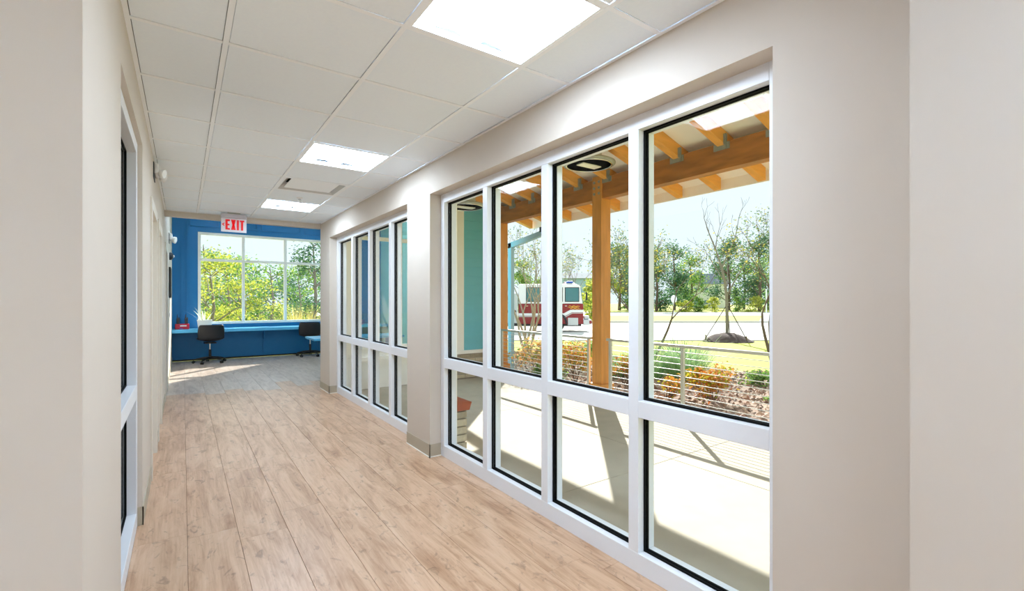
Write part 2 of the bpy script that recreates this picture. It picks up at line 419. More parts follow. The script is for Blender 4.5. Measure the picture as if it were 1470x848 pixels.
# ---- header over the corridor's end, and the end room
wh = box('wall_header', 'wall_paint', XL, XR, YEND, YEND + 0.10, 2.515, ROOMTOP); struct(wh, 'beige header beam over the end of the corridor', 'wall')
WBL = empty('wall_back'); struct(WBL, 'deep blue panelled wall with a wide window at the end', 'wall')
BX0, BX1, BZ0, BZ1 = 0.28, 3.06, 0.83, 2.975
def bw(x0, x1, z0, z1): return box('wall_section', 'blue_paint', x0, x1, YB, YB + 0.2, z0, z1, WBL)
bw(-0.4, BX0, 0, ROOMTOP); bw(BX1, 4.85, 0, ROOMTOP); bw(BX0, BX1, 0, BZ0); bw(BX0, BX1, BZ1, ROOMTOP)
def moulding(x0, x1, z0, z1, wd=0.032):
    MB().box(x0, x1, YB - 0.034, YB, z1 - wd, z1).box(x0, x1, YB - 0.034, YB, z0, z0 + wd).box(x0, x0 + wd, YB - 0.034, YB, z0 + wd, z1 - wd).box(x1 - wd, x1, YB - 0.034, YB, z0 + wd, z1 - wd).build('panel_moulding', 'blue_paint', WBL)
moulding(-0.04, 0.10, 0.86, 3.30); moulding(0.13, 0.72, 3.10, 3.34); moulding(0.98, 1.52, 3.10, 3.34); moulding(1.60, 2.50, 3.10, 3.34); moulding(2.58, 3.40, 3.10, 3.34)
for x in (0.12, 1.62, 2.9):
    box('panel_seam', 'blue_paint', x, x + 0.025, YB - 0.03, YB, 0.1, 0.68, WBL)
box('panel_seam', 'blue_paint', 0.52, 0.54, YB - 0.012, YB, 0.1, 0.68, WBL)
box('base_strip', 'base_black', XL, 4.65, YB - 0.012, YB, 0, 0.035, WBL)
# east wall of the end room and its outside corner
WE = empty('wall_end_room_side'); struct(WE, 'side wall of the end room', 'wall')
box('wall_section', 'aqua_paint', 4.60, 4.72, 7.42, YB, 0, ROOMTOP, WE)
box('outer_board', 'siding_teal', 4.72, 4.75, 7.30, YB + 0.2, 0, ROOMTOP, WE)
# wall facing the porch (perpendicular), with its own window
WP = empty('wall_porch'); struct(WP, 'teal clapboard wall with white trim and brick base beside the porch', 'wall')
PY = 7.30
P0, P1, PZ0, PZ1 = 2.20, 3.92, 0.62, 2.92
box('wall_section', 'white_paint', XO - 0.03, P0, PY + 0.03, PY + 0.24, 0, ROOMTOP, WP); box('wall_section', 'white_paint', P1, 4.72, PY + 0.03, PY + 0.24, 0, ROOMTOP, WP)
box('wall_section', 'white_paint', P0, P1, PY + 0.03, PY + 0.24, 0, PZ0, WP); box('wall_section', 'white_paint', P0, P1, PY + 0.03, PY + 0.24, PZ1, ROOMTOP, WP)
box('trim_board', 'cream_paint', XO, P0, PY - 0.005, PY + 0.03, 0.55, 3.6, WP)
box('trim_board', 'white_paint', P1, P1 + 0.16, PY - 0.012, PY + 0.03, 0.48, PZ1 + 0.14, WP)
box('trim_board', 'cream_paint', P1 - 0.06, P1, PY - 0.03, PY + 0.03, PZ0, PZ1, WP)
box('trim_board', 'white_paint', P0, P1, PY - 0.012, PY + 0.03, PZ1, PZ1 + 0.14, WP)
box('sill_board', 'white_paint', XO, 4.72, PY - 0.05, PY + 0.03, 0.44, 0.50, WP)
for i in range(20):
    z = 0.50 + i * 0.165
    if z > 3.6: break
    MB().prism([(PY + 0.03, z), (PY + 0.002, z), (PY + 0.016, z + 0.165), (PY + 0.03, z + 0.165)], 'x', P1 + 0.16, 4.74).build('siding_board', 'siding_teal', WP)
    if z > PZ1 + 0.1:
        MB().prism([(PY + 0.03, z), (PY + 0.002, z), (PY + 0.016, z + 0.165), (PY + 0.03, z + 0.165)], 'x', XO, P1 + 0.16).build('siding_board', 'siding_teal', WP)
# brick base of that wall
box('mortar_bed', 'mortar', P1 - 0.06, 4.74, PY + 0.0, PY + 0.03, 0, 0.44, WP)
box('base_panel', 'white_paint', XO, P1 - 0.06, PY - 0.006, PY + 0.03, 0, 0.44, WP)
bm = MB().box(-0.098, 0.098, -0.04, 0.0, -0.028, 0.028)
bme = bm.build('brick', 'brick_tan', WP); first = True
for r in range(6):
    for i in range(13):
        x = XO + 0.11 + i * 0.205 + (0.1 if r % 2 else 0)
        if x > 4.66 or x < P1 + 0.02: continue
        b = bme if first else bme.copy()
        if not first: col.objects.link(b)
        first = False; b.location = (x, PY + 0.03, 0.04 + r * 0.07)
# baseboards
tb = empty('baseboard_right'); struct(tb, 'taupe vinyl baseboard around the window piers', 'baseboard')
for y0, y1, far in ((3.79, 4.30, 1), (7.25, 7.81, 0)):
    MB().box(XR - 0.006, XR, y0 - 0.006, y1, 0, 0.112).box(XR - 0.006, XF, y0 - 0.006, y0, 0, 0.112).build('baseboard_strip', 'baseboard_vinyl', tb)
    MB().box(XR - 0.011, XR, y0 - 0.011, y1, 0, 0.008).box(XR - 0.011, XF, y0 - 0.011, y0, 0, 0.008).build('bead', 'white_paint', tb)
MB().box(XR - 0.006, XR, 0.46, 0.86, 0, 0.112).build('baseboard_strip', 'baseboard_vinyl', tb)
tl = empty('baseboard_left'); struct(tl, 'taupe vinyl baseboard between the doors', 'baseboard')
MB().box(XL, XL + 0.006, 3.664, 4.50, 0, 0.112).box(XL - 0.03, XL + 0.006, 3.664, 3.67, 0, 0.112).build('baseboard_strip', 'baseboard_vinyl', tl)
for a, b in ((5.42, 5.72), (6.64, 7.92), (8.92, 12.9)):
    box('baseboard_strip', 'baseboard_vinyl', XL, XL + 0.006, a, b, 0, 0.112, tl)

# ---- doors in the left wall
def door(n, a, b, label, dark=False):
    d = empty('door_%d' % n, (XL, a, 0)); struct(d, label, 'door')
    W = b - a
    MB().box(-0.15, 0.013, 0.0008, 0.035, 0, DTOP - 0.0008).box(-0.15, 0.013, W - 0.035, W - 0.0008, 0, DTOP - 0.0008).box(-0.15, 0.013, 0.035, W - 0.035, DTOP - 0.035, DTOP - 0.0008).build('frame', 'door_paint', d)
    MB().box(0.0005, 0.013, -0.05, 0.0008, 0, DTOP + 0.05).box(0.0005, 0.013, W - 0.0008, W + 0.05, 0, DTOP + 0.05).box(0.0005, 0.013, 0.0008, W - 0.0008, DTOP - 0.0008, DTOP + 0.05).build('casing', 'door_paint', d)
    lf = box('door_leaf', 'dark_plastic' if dark else 'door_paint', -0.11, -0.066, 0.038, W - 0.038, 0.008, DTOP - 0.038, d)
    hd = MB(); hd.tube([(-0.066, 0.08, 0.98), (-0.02, 0.08, 0.98), (-0.02, 0.19, 0.98)], 0.009, 8).box(-0.068, -0.060, 0.045, 0.115, 0.94, 1.03)
    hd.build('lever_handle', 'chrome', lf)
    for z in (0.25, 1.05, 1.85):
        box('hinge', 'chrome', -0.066, -0.058, W - 0.05, W - 0.036, z, z + 0.09, d)
door(1, *doors[0], 'cream door in its frame, first past the dark-glazed interior window')
door(2, *doors[1], 'cream door in its frame, second past the dark-glazed interior window')
door(3, *doors[2], 'dark door leaf in a cream frame just past the end of the corridor', True)

# ---- windows
def window(name, label, loc, rz, W, z0, z1, mull, trans, face=0.064, sill=None, head=None, depth=0.125, gy=0.055, m='frame_white', gm='pane_glass', th=0.085, gk=True):
    o = empty(name, loc, rz); struct(o, label, 'window')
    sill = sill or face; head = head or face
    bx = lambda n, *a: box(n, m, *a, o, 0.0025)
    bx('jamb', 0, face, 0, depth, z0, z1); bx('jamb', W - face, W, 0, depth, z0, z1)
    bx('sill_rail', face, W - face, 0, depth, z0, z0 + sill); bx('head_rail', face, W - face, 0, depth, z1 - head, z1)
    edges = [face]
    for c in mull:
        bx('mullion', c - face / 2, c + face / 2, 0, depth, z0 + sill, z1 - head); edges += [c - face / 2, c + face / 2]
    edges.append(W - face)
    bays = [(edges[i], edges[i + 1]) for i in range(0, len(edges), 2)]
    for xa, xb in bays:
        zs = [z0 + sill]
        for t in trans:
            bx('transom', xa, xb, 0, depth, t - th / 2, t + th / 2); zs += [t - th / 2, t + th / 2]
        zs.append(z1 - head)
        for i in range(0, len(zs), 2):
            za, zb = zs[i], zs[i + 1]
            box('pane', gm, xa + 0.002, xb - 0.002, gy - 0.003, gy + 0.003, za + 0.002, zb - 0.002, o)
            if gk:
                g = 0.0095; k = MB()
                for ya, yb in ((gy - 0.014, gy - 0.0035), (gy + 0.0035, gy + 0.016)):
                    k.box(xa, xa + g, ya, yb, za, zb).box(xb - g, xb, ya, yb, za, zb).box(xa + g, xb - g, ya, yb, za, za + g).box(xa + g, xb - g, ya, yb, zb - g, zb)
                k.build('gasket', 'gasket_black', o)
    return o
ml = [3.79 - 3.042, 3.79 - 2.324, 3.79 - 1.603]
window('window_1', 'tall four-bay white storefront window looking onto the patio, nearest group', (XF, 3.79, 0), R(-90), 2.93, 0, 2.345, ml, [0.83], sill=0.10, head=0.098)
window('window_2', 'tall four-bay white storefront window farther down the corridor', (XF, 7.25, 0), R(-90), 2.95, 0, 2.345, [0.77, 1.48, 2.20], [0.83], sill=0.10, head=0.098)
window('window_3', 'white framed interior window with dark glass in the corridor wall', (XL - 0.024, LY0, 0), R(90), LY1 - LY0, 0, LHEAD, [], [0.83], sill=0.10, face=0.07, depth=0.11, gy=0.06)
window('window_4', 'wide six-pane window in the blue wall above the counter', (BX0, YB - 0.01, 0), 0, BX1 - BX0, BZ0, BZ1, [0.92, 1.85], [2.335], face=0.058, depth=0.11, th=0.058, gk=False, m='white_paint')
window('window_5', 'cream framed narrow-bay window of the end room facing the porch', (P0, PY + 0.0, 0), 0, P1 - P0, PZ0, PZ1, [0.31, 0.71, 1.20], [2.36], face=0.05, depth=0.06, gy=0.03, th=0.06, gm='pane_glass_tint', gk=False, m='cream_paint')

# ================================================================== EXTERIOR STRUCTURE
pt = empty('patio'); struct(pt, 'pale concrete patio slab outside the windows', 'patio')
for (y0, y1) in ((0.62, 2.55), (2.55, 4.9), (4.9, 7.3)):
    for (x0, x1) in ((XO, 3.5), (3.5, 4.92)):
        box('slab', 'concrete', x0 + 0.002, x1 - 0.002, y0 + 0.002, y1 - 0.002, -0.12, -0.005, pt, 0.004)

def drape(name, m, polyfn, d0, d1, nd, ne, off, label, cat):
    """ground strip between depths d0..d1 whose side limits are given by polyfn(d) -> (e0,e1)"""
    mb = MB(); vs = []
    for i in range(nd + 1):
        d = d0 + (d1 - d0) * i / nd; e0, e1 = polyfn(d)
        for j in range(ne + 1):
            x, y = cam2w(e0 + (e1 - e0) * j / ne, d); vs.append((x, y, ground(x, y) + off))
    fs = [(i * (ne + 1) + j, i * (ne + 1) + j + 1, (i + 1) * (ne + 1) + j + 1, (i + 1) * (ne + 1) + j) for i in range(nd) for j in range(ne)]
    o = mb.add(vs, fs, True).build(name, m); struct(o, label, cat); return o
# lawn: one big draped grid
vs = []; xs = np.concatenate([np.arange(-60, 0, 10), np.arange(0, 40, 2), np.arange(40, 260, 20)]); ys = np.concatenate([np.arange(-40, 0, 10), np.arange(0, 40, 2), np.arange(40, 260, 20)])
for x in xs:
    for y in ys: vs.append((x, y, ground(x, y) - 0.07))
ny = len(ys)
o = MB().add(vs, [(i * ny + j, (i + 1) * ny + j, (i + 1) * ny + j + 1, i * ny + j + 1) for i in range(len(xs) - 1) for j in range(ny - 1)], True).build('lawn', 'lawn_grass')
struct(o, 'sunlit yellow-green lawn beyond the planting bed', 'lawn')
drape('driveway', 'drive_concrete', lambda d: (-18 - d * 0.1, 40), 20.5, 43, 12, 12, -0.04, 'wide pale concrete driveway where the fire engine stands', 'driveway')
drape('road', 'drive_concrete', lambda d: (-60, 90), 64, 84, 6, 8, -0.03, 'pale road in front of the distant hedge', 'road')
drape('driveway_link', 'drive_concrete', lambda d: (0.55 * d - 1, 60), 43, 64, 6, 6, -0.035, 'pale concrete drive joining the road past the grass island', 'driveway')
# kerb of the grass island
kb = MB()
for i in range(24):
    e = -6 + i * 1.25; x, y = cam2w(e, 43.2); x2, y2 = cam2w(e + 1.25, 43.2)
    z = ground(x, y)
    kb.add([(x, y, z - 0.1), (x2, y2, z - 0.1), (x2, y2, z + 0.1), (x, y, z + 0.1), (x + .12, y + .17, z - 0.1), (x2 + .12, y2 + .17, z - 0.1), (x2 + .12, y2 + .17, z + 0.1), (x + .12, y + .17, z + 0.1)],
           [(0, 1, 2, 3), (7, 6, 5, 4), (3, 2, 6, 7), (0, 3, 7, 4), (1, 5, 6, 2)])
kb = kb.build('kerb', 'drive_concrete'); struct(kb, 'grey kerb along the edge of the grass island', 'kerb')
# planting bed with straw and chips
def bed_limit(e): return float(np.interp(e, [-4, 2, 3.2, 4.6, 6.5], [14.5, 14.0, 12.0, 10.2, 8.2]))
vs = []; fs = []
ne, nd = 30, 16
for i in range(ne + 1):
    e = -4 + 12.0 * i / ne
    # near limit: patio edge X = 4.9
    dn = (4.93 - e * CS) / SN
    df = max(bed_limit(e), dn + 0.2)
    for j in range(nd + 1):
        d = dn + (df - dn) * j / nd; x, y = cam2w(e, d); vs.append((x, y, ground(x, y) + 0.015 + 0.02 * math.sin(x * 3.1) * math.sin(y * 2.7)))
for i in range(ne):
    for j in range(nd): fs.append((i * (nd + 1) + j, (i + 1) * (nd + 1) + j, (i + 1) * (nd + 1) + j + 1, i * (nd + 1) + j + 1))
o = MB().add(vs, fs, True).build('planting_bed', 'mulch_soil'); struct(o, 'planting bed of pinkish straw and bark behind the cable railing', 'planting bed')
rng = np.random.default_rng(3)
mb = MB(); n = 0
while n < 9000:
    e = rng.uniform(-3.5, 6.5); dn = (4.98 - e * CS) / SN; df = bed_limit(e)
    if df < dn: continue
    d = rng.uniform(dn, df); x, y = cam2w(e, d); z = ground(x, y) + 0.02
    if y > 7.1 and x < 5.0: continue
    a = rng.uniform(0, math.pi); l = rng.uniform(0.02, 0.06); wd = rng.uniform(0.006, 0.02); h = rng.uniform(0.005, 0.035); t = rng.uniform(0.0, 0.03)
    ca, sa = math.cos(a), math.sin(a)
    p = [(-l, -wd, 0), (l, -wd, t), (l, wd, t), (-l, wd, 0), (0, 0, h + t)]
    mb.add([(x + px * ca - py * sa, y + px * sa + py * ca, z + pz) for px, py, pz in p], [(0, 1, 4), (1, 2, 4), (2, 3, 4), (3, 0, 4)]); n += 1
o = mb.build('straw_mulch', 'needle_straw'); tag(o, 'loose pinkish straw and bark chips strewn over the planting bed', 'mulch', kind='stuff')

# ================================================================== CEILING FITTINGS
def troffer(y0, label):
    t = empty('ceiling_light', (0.801, y0, CEIL)); tag(t, label, 'light', 'square recessed ceiling lights')
    W, D = 0.637, 0.61; b = BAR
    f = MB().box(b, W - b, b, b + 0.014, 0.001, 0.03).box(b, W - b, D - b - 0.014, D - b, 0.001, 0.03).box(b, b + 0.014, b + .014, D - b - .014, 0.001, 0.03).box(W - b - 0.014, W - b, b + .014, D - b - .014, 0.001, 0.03)
    f.build('frame', 'grid_white', t)
    MB().box(b, W - b, b, D - b, 0.085, 0.095).build('housing', 'grid_white', t)
    i0, i1 = b + 0.014, W - b - 0.014; c0, c1 = W / 2 - 0.075, W / 2 + 0.075; ya, yb = b + 0.014, D - b - 0.014
    for xa, xb, za, zb in ((i0, c0, 0.006, 0.05), (c1, i1, 0.05, 0.006)):
        n = 6; vs = []
        for k in range(n + 1):
            s = k / n; x = xa + (xb - xa) * s; z = za + (zb - za) * (math.sin(s * math.pi / 2) if za < zb else 1 - math.cos(s * math.pi / 2))
            vs += [(x, ya, z), (x, yb, z)]
        MB().add(vs, [(2 * k, 2 * k + 2, 2 * k + 3, 2 * k + 1) for k in range(n)], True).build('lens_wing', 'lens_white', t)
    vs = []; n = 8
    for k in range(n + 1):
        s = k / n; x = c0 + (c1 - c0) * s; vs += [(x, ya, 0.05 - 0.028 * math.sin(s * math.pi)), (x, yb, 0.05 - 0.028 * math.sin(s * math.pi))]
    MB().add(vs, [(2 * k, 2 * k + 2, 2 * k + 3, 2 * k + 1) for k in range(n)], True).build('centre_lens', 'lens_strip', t)
    return t
troffer(1.35, 'square recessed ceiling light, the largest, over the first window bays')
troffer(3.79, 'square recessed ceiling light, second down the corridor, before the air vent')
troffer(6.23, 'square recessed ceiling light farthest down the corridor, between sprinkler and exit sign')
t2 = copy_tree(troffer(-1.2, 'square recessed ceiling light of the entrance area, over the corridor axis')); t2.location = (-1.6, -3.2, CEIL - 0.001); t2['label'] = 'unseen square ceiling light added to light the entrance area, off to the side'  # the copy is an unseen lamp added to light the entrance area
t2b = copy_tree(t2); t2b.location = (-1.9, -0.6, CEIL - 0.001); t2b['label'] = 'unseen square ceiling light added to light the entrance area, beside the corridor mouth'  # another unseen lamp added, for the near wall faces
for i, (x, y) in enumerate(((2.9, 9.6), (0.6, 9.6))):  # unseen lamps added to brighten the blue room
    t3 = copy_tree(t2); t3.location = (x, y, ROOMTOP - 0.098)
    t3['label'] = ('unseen square ceiling light added to brighten the blue room, above the blue table', 'unseen square ceiling light added to brighten the blue room, above the corridor axis')[i]
for o in bpy.data.objects:
    if o.name.startswith('ceiling_light') and o.location.y < 0: o.location.z = CEIL - 0.098

v = empty('air_vent', (0.801, 5.01, CEIL)); tag(v, 'square plaque air diffuser in the ceiling between two lights', 'air vent')
W, D, b = 0.637, 0.61, BAR
MB().box(b, W - b, b, b + 0.02, 0.001, 0.008).box(b, W - b, D - b - 0.02, D - b, 0.001, 0.008).box(b, b + 0.02, b + .02, D - b - .02, 0.001, 0.008).box(W - b - 0.02, W - b, b + .02, D - b - .02, 0.001, 0.008).build('frame', 'grid_white', v)
q = [(b + .02, b + .02), (W - b - .02, b + .02), (W - b - .02, D - b - .02), (b + .02, D - b - .02)]
i_ = [(b + .09, b + .09), (W - b - .09, b + .09), (W - b - .09, D - b - .09), (b + .09, D - b - .09)]
MB().add([(x, y, 0.004) for x, y in q] + [(x, y, 0.07) for x, y in i_], [(0, 1, 5, 4), (1, 2, 6, 5), (2, 3, 7, 6), (3, 0, 4, 7)]).build('cone', 'aluminium_grey', v)
MB().box(b + .05, W - b - .05, b + .05, D - b - .05, 0.07, 0.075).build('neck', 'gasket_black', v)
box('plaque', 'grid_white', b + 0.075, W - b - 0.075, b + 0.075, D - b - 0.075, 0.012, 0.02, v, 0.004)

s = empty('sprinkler_head', (1.12, 5.93, CEIL)); tag(s, 'small chrome sprinkler head hanging from a ceiling tile', 'sprinkler')
MB().lathe([(0.036, 0.003), (0.034, -0.006), (0.012, -0.010)], 16).build('escutcheon', 'white_plastic', s)
MB().tube([(0, 0, -0.008), (0, 0, -0.03)], 0.008, 8).tube([(-0.012, 0, -0.012), (-0.012, 0, -0.045), (0, 0, -0.052)], 0.003, 5).tube([(0.012, 0, -0.012), (0.012, 0, -0.045), (0, 0, -0.052)], 0.003, 5).build('frame', 'chrome', s)
MB().lathe([(0.004, -0.05), (0.022, -0.054), (0.022, -0.057), (0.004, -0.058)], 14).build('deflector', 'chrome', s)

# exit sign hung from the ceiling
x0, x1 = 0.425, 0.725; yy = 7.50
ex = empty('exit_sign', (0.575, yy, CEIL)); tag(ex, 'red lettered exit sign with a small arrow hanging from the ceiling', 'exit sign')
box('mount_plate', 'fixture_metal', -0.075, 0.075, -0.025, 0.035, -0.016, 0.003, ex)
box('housing', 'grey_plastic', -0.155, 0.155, -0.03, 0.04, -0.072, -0.016, ex, 0.006)
fp = box('face_panel', 'sign_face', -0.152, 0.152, 0.0, 0.008, -0.262, -0.072, ex, 0.002)
def glyph(name, polys):
    mbg = MB()
    for pz in polys: mbg.prism(pz, 'y', -0.004, 0.0005)
    mbg.build(name, 'sign_red', fp)
zt, zb = -0.092, -0.232; st = 0.026
def rect(a, b_, c, d): return [(a, c), (b_, c), (b_, d), (a, d)]
xE = -0.100; wE = 0.052
glyph('letter_e', [rect(xE, xE + st, zb, zt), rect(xE + st, xE + wE, zt - 0.022, zt), rect(xE + st, xE + wE, zb, zb + 0.022), rect(xE + st, xE + wE - 0.004, (zt + zb) / 2 - 0.011, (zt + zb) / 2 + 0.011)])
xX = -0.034; wX = 0.056; k = 0.026; xm = xX + wX / 2; zm = (zt + zb) / 2
glyph('letter_x', [[(xX, zb), (xX + k, zb), (xm + k / 2, zm), (xm - k / 2, zm)], [(xX + wX - k, zb), (xX + wX, zb), (xm + k / 2, zm), (xm - k / 2, zm)],
                   [(xm - k / 2, zm), (xm + k / 2, zm), (xX + k, zt), (xX, zt)], [(xm - k / 2, zm), (xm + k / 2, zm), (xX + wX, zt), (xX + wX - k, zt)]])
glyph('letter_i', [rect(0.034, 0.034 + st, zb, zt)])
glyph('letter_t', [rect(0.072, 0.124, zt - 0.022, zt), rect(0.085, 0.085 + st, zb, zt - 0.022)])
glyph('arrow', [[(-0.142, zm), (-0.118, zm + 0.022), (-0.110, zm + 0.014), (-0.126, zm)], [(-0.142, zm), (-0.126, zm), (-0.110, zm - 0.014), (-0.118, zm - 0.022)]])

# white alarm strobe / emergency heads on the corridor's left wall
def emergency(y, z, label, k=1.0):
    e = empty('emergency_light', (XL, y, z)); tag(e, label, 'emergency light', 'white twin-head emergency lights')
    box('backplate', 'dark_plastic', 0, 0.006, -0.16 * k, 0.13 * k, -0.10 * k, 0.07 * k, e)
    box('body', 'white_plastic', 0.006, 0.05 * k, -0.14 * k, 0.14 * k, -0.05 * k, 0.06 * k, e, 0.01)
    for sg in (-1, 1):
        h = MB(); h.lathe([(0.012, 0), (0.045, 0.02), (0.05, 0.055), (0.046, 0.06)], 14)
        M = Matrix.Translation((0.045 * k, sg * 0.10 * k, -0.03 * k)) @ Matrix.Rotation(R(105), 4, 'Y') @ Matrix.Rotation(sg * R(-20), 4, 'X')
        h.v = [tuple(M @ (Vector(q) * k)) for q in h.v]; h.build('lamp_head', 'white_plastic', e)
    return e
emergency(5.05, 2.49, 'white twin-head emergency light on the corridor wall near the ceiling', 0.78)
emergency(10.3, 2.50, 'white emergency light on the far wall beside the blue wall')
rd = empty('round_sounder', (XL, 10.55, 2.19)); tag(rd, 'dark round sounder on the far wall below the emergency light', 'alarm')
mb = MB().lathe([(0.07, 0), (0.07, 0.03), (0.045, 0.055), (0.02, 0.06)], 16); o = mb.build('body', 'dark_plastic', rd); o.rotation_euler = (0, R(90), 0)
mb = MB().lathe([(0.024, 0.055), (0.02, 0.075), (0.008, 0.08)], 12); o = mb.build('cap', 'white_plastic', rd); o.rotation_euler = (0, R(90), 0)
pn = empty('wall_screen', (XL, 10.35, 1.35)); tag(pn, 'narrow black wall panel by the blue wall', 'wall panel')
box('bezel', 'base_black', 0, 0.03, -0.22, 0.22, 0.08, 0.62, pn, 0.004); box('screen', 'dark_plastic', 0.03, 0.032, -0.20, 0.20, 0.10, 0.60, pn)
for y, z, lb in ((6.75, 1.22, 'white light switch on the wall between the doors'), (10.6, 1.12, 'white light switch on the far wall under the black panel')):
    sw = empty('light_switch', (XL, y, z)); tag(sw, lb, 'switch', 'white wall switches')
    box('plate', 'white_plastic', 0, 0.006, -0.038, 0.038, -0.058, 0.058, sw, 0.002); box('rocker', 'white_plastic', 0.006, 0.011, -0.016, 0.016, -0.032, 0.032, sw, 0.002)

# ================================================================== END ROOM FURNITURE
ct = empty('counter', (0, 12.42, 0)); tag(ct, 'long light blue counter fixed along the blue wall under the window', 'counter')
box('worktop', 'blue_counter', XL + 0.004, 4.58, 0.0, 0.585, 0.705, 0.745, ct, 0.004)
box('front_edge', 'blue_counter', XL + 0.004, 4.58, -0.004, 0.014, 0.675, 0.742, ct, 0.003)
for x in (1.62, 3.4): box('bracket', 'blue_paint', x, x + 0.03, 0.42, 0.585, 0.45, 0.705, ct)
tt = empty('peninsula_table', (1.80, 8.35, 0)); tag(tt, 'light blue table top just behind the end pier', 'table')
box('table_top', 'blue_counter', 0, 1.6, 0, 0.7, 0.70, 0.735, tt, 0.004); box('leg', 'blue_paint', 1.45, 1.55, 0.1, 0.6, 0, 0.70, tt)

def chair(loc, rz, label):
    c = empty('swivel_chair', loc, rz); c.scale = (1.09, 1.09, 1.07); tag(c, label, 'chair', 'black swivel chairs at the counter')
    # moulded shell: profile from seat front (y+) to back top (y-)
    prof = [(0.22, 0.455), (0.17, 0.462), (0.05, 0.45), (-0.08, 0.445), (-0.16, 0.465), (-0.205, 0.53), (-0.225, 0.62), (-0.24, 0.72), (-0.25, 0.80)]
    half = [0.20, 0.225, 0.235, 0.235, 0.235, 0.235, 0.24, 0.235, 0.215]
    n = 10; vs = []
    for (y, z), hw in zip(prof, half):
        back = 1.0 if z > 0.5 else 0.0
        for k in range(n + 1):
            s = -1 + 2 * k / n
            lift = 0.05 * abs(s) ** 2.5 * (1 - back); fwd = 0.07 * abs(s) ** 2.2 * (0.35 + 0.65 * back)
            vs.append((s * hw, y + (fwd if back else fwd * 0.2), z + lift))
    fs = [(i * (n + 1) + k, i * (n + 1) + k + 1, (i + 1) * (n + 1) + k + 1, (i + 1) * (n + 1) + k) for i in range(len(prof) - 1) for k in range(n)]
    sh = MB().add(vs, fs, True).build('seat_shell', 'chair_black', c)
    so = sh.modifiers.new('thickness', 'SOLIDIFY'); so.thickness = 0.022; sb = sh.modifiers.new('smooth', 'SUBSURF'); sb.levels = 1; sb.render_levels = 1
    box('seat_plate', 'base_black', -0.1, 0.1, -0.1, 0.1, 0.405, 0.43, c, 0.005)
    MB().tube([(0, 0, 0.27), (0, 0, 0.41)], 0.014, 12).build('gas_lift', 'chrome', c)
    MB().tube([(0, 0, 0.09), (0, 0, 0.28)], [0.026, 0.023], 12).build('column', 'base_black', c)
    for k in range(5):
        a = R(72 * k + 18); dx, dy = math.cos(a), math.sin(a)
        MB().tube([(dx * 0.02, dy * 0.02, 0.115), (dx * 0.16, dy * 0.16, 0.10), (dx * 0.29, dy * 0.29, 0.072)], [0.024, 0.02, 0.013], 8).build('base_arm', 'base_black', c)
        cs = MB().tube([(dx * 0.285, dy * 0.285, 0.075), (dx * 0.285, dy * 0.285, 0.045)], 0.007, 6)
        for sg in (-1, 1):
            px, py = dx * 0.285 - dy * 0.014 * sg, dy * 0.285 + dx * 0.014 * sg
            cs.tube([(px + dy * 0.009, py - dx * 0.009, 0.027), (px - dy * 0.009, py + dx * 0.009, 0.027)], 0.027, 12)
        cs.build('caster', 'base_black', c)
    return c
chair((0.49, 12.36, 0), R(6), 'black shell swivel chair in front of the white planter')
chair((2.60, 12.48, 0), R(-14), 'black shell swivel chair by the end pier and blue table')

pl = empty('potted_plant', (0.40, 12.68, 0.745)); tag(pl, 'white square planter with long pointed leaves on the blue counter', 'potted plant')
mb = MB(); a, b_, h = 0.12, 0.145, 0.20
mb.add([(-a, -a, 0), (a, -a, 0), (a, a, 0), (-a, a, 0), (-b_, -b_, h), (b_, -b_, h), (b_, b_, h), (-b_, b_, h), (-b_ + .015, -b_ + .015, h), (b_ - .015, -b_ + .015, h), (b_ - .015, b_ - .015, h), (-b_ + .015, b_ - .015, h), (-.1, -.1, h - .04), (.1, -.1, h - .04), (.1, .1, h - .04), (-.1, .1, h - .04)],
       [(3, 2, 1, 0), (0, 1, 5, 4), (1, 2, 6, 5), (2, 3, 7, 6), (3, 0, 4, 7), (4, 5, 9, 8), (5, 6, 10, 9), (6, 7, 11, 10), (7, 4, 8, 11), (8, 9, 13, 12), (9, 10, 14, 13), (10, 11, 15, 14), (11, 8, 12, 15)])
mb.build('pot', 'pot_white', pl); box('soil', 'mound_mulch', -0.11, 0.11, -0.11, 0.11, 0.14, 0.165, pl)
def blade(mb, base, az, length, lean, wd, droop, n=6):
    vs = []; p = Vector(base); ca, sa = math.cos(az), math.sin(az)
    for k in range(n + 1):
        s = k / n; out = length * (lean * s + droop * s * s * s); z = length * (s * math.cos(lean) - droop * 0.6 * s * s * s)
        c = Vector((base[0] + ca * out, base[1] + sa * out, base[2] + z)); ww = wd * (1 - s ** 2.2) * (0.55 + 0.45 * min(1, s * 4))
        vs += [(c.x - sa * ww, c.y + ca * ww, c.z), (c.x + sa * ww, c.y - ca * ww, c.z)]
    mb.add(vs, [(2 * k, 2 * k + 1, 2 * k + 3, 2 * k + 2) for k in range(n)], True)
random.seed(11)
for i, (az, ln, le) in enumerate([(math.pi * 0.98, 0.42, 0.75), (math.pi * 0.9, 0.38, 0.25), (math.pi * 1.2, 0.34, 0.5), (0.2, 0.3, 0.35), (1.5, 0.28, 0.2), (4.4, 0.32, 0.3), (5.4, 0.26, 0.5), (2.4, 0.33, 0.15), (0.9, 0.24, 0.6)]):
    mb = MB(); blade(mb, (0.06 * math.cos(az), 0.06 * math.sin(az), 0.16), az, ln, le, 0.017, 0.15); mb.build('leaf', 'leaf_pot', pl)

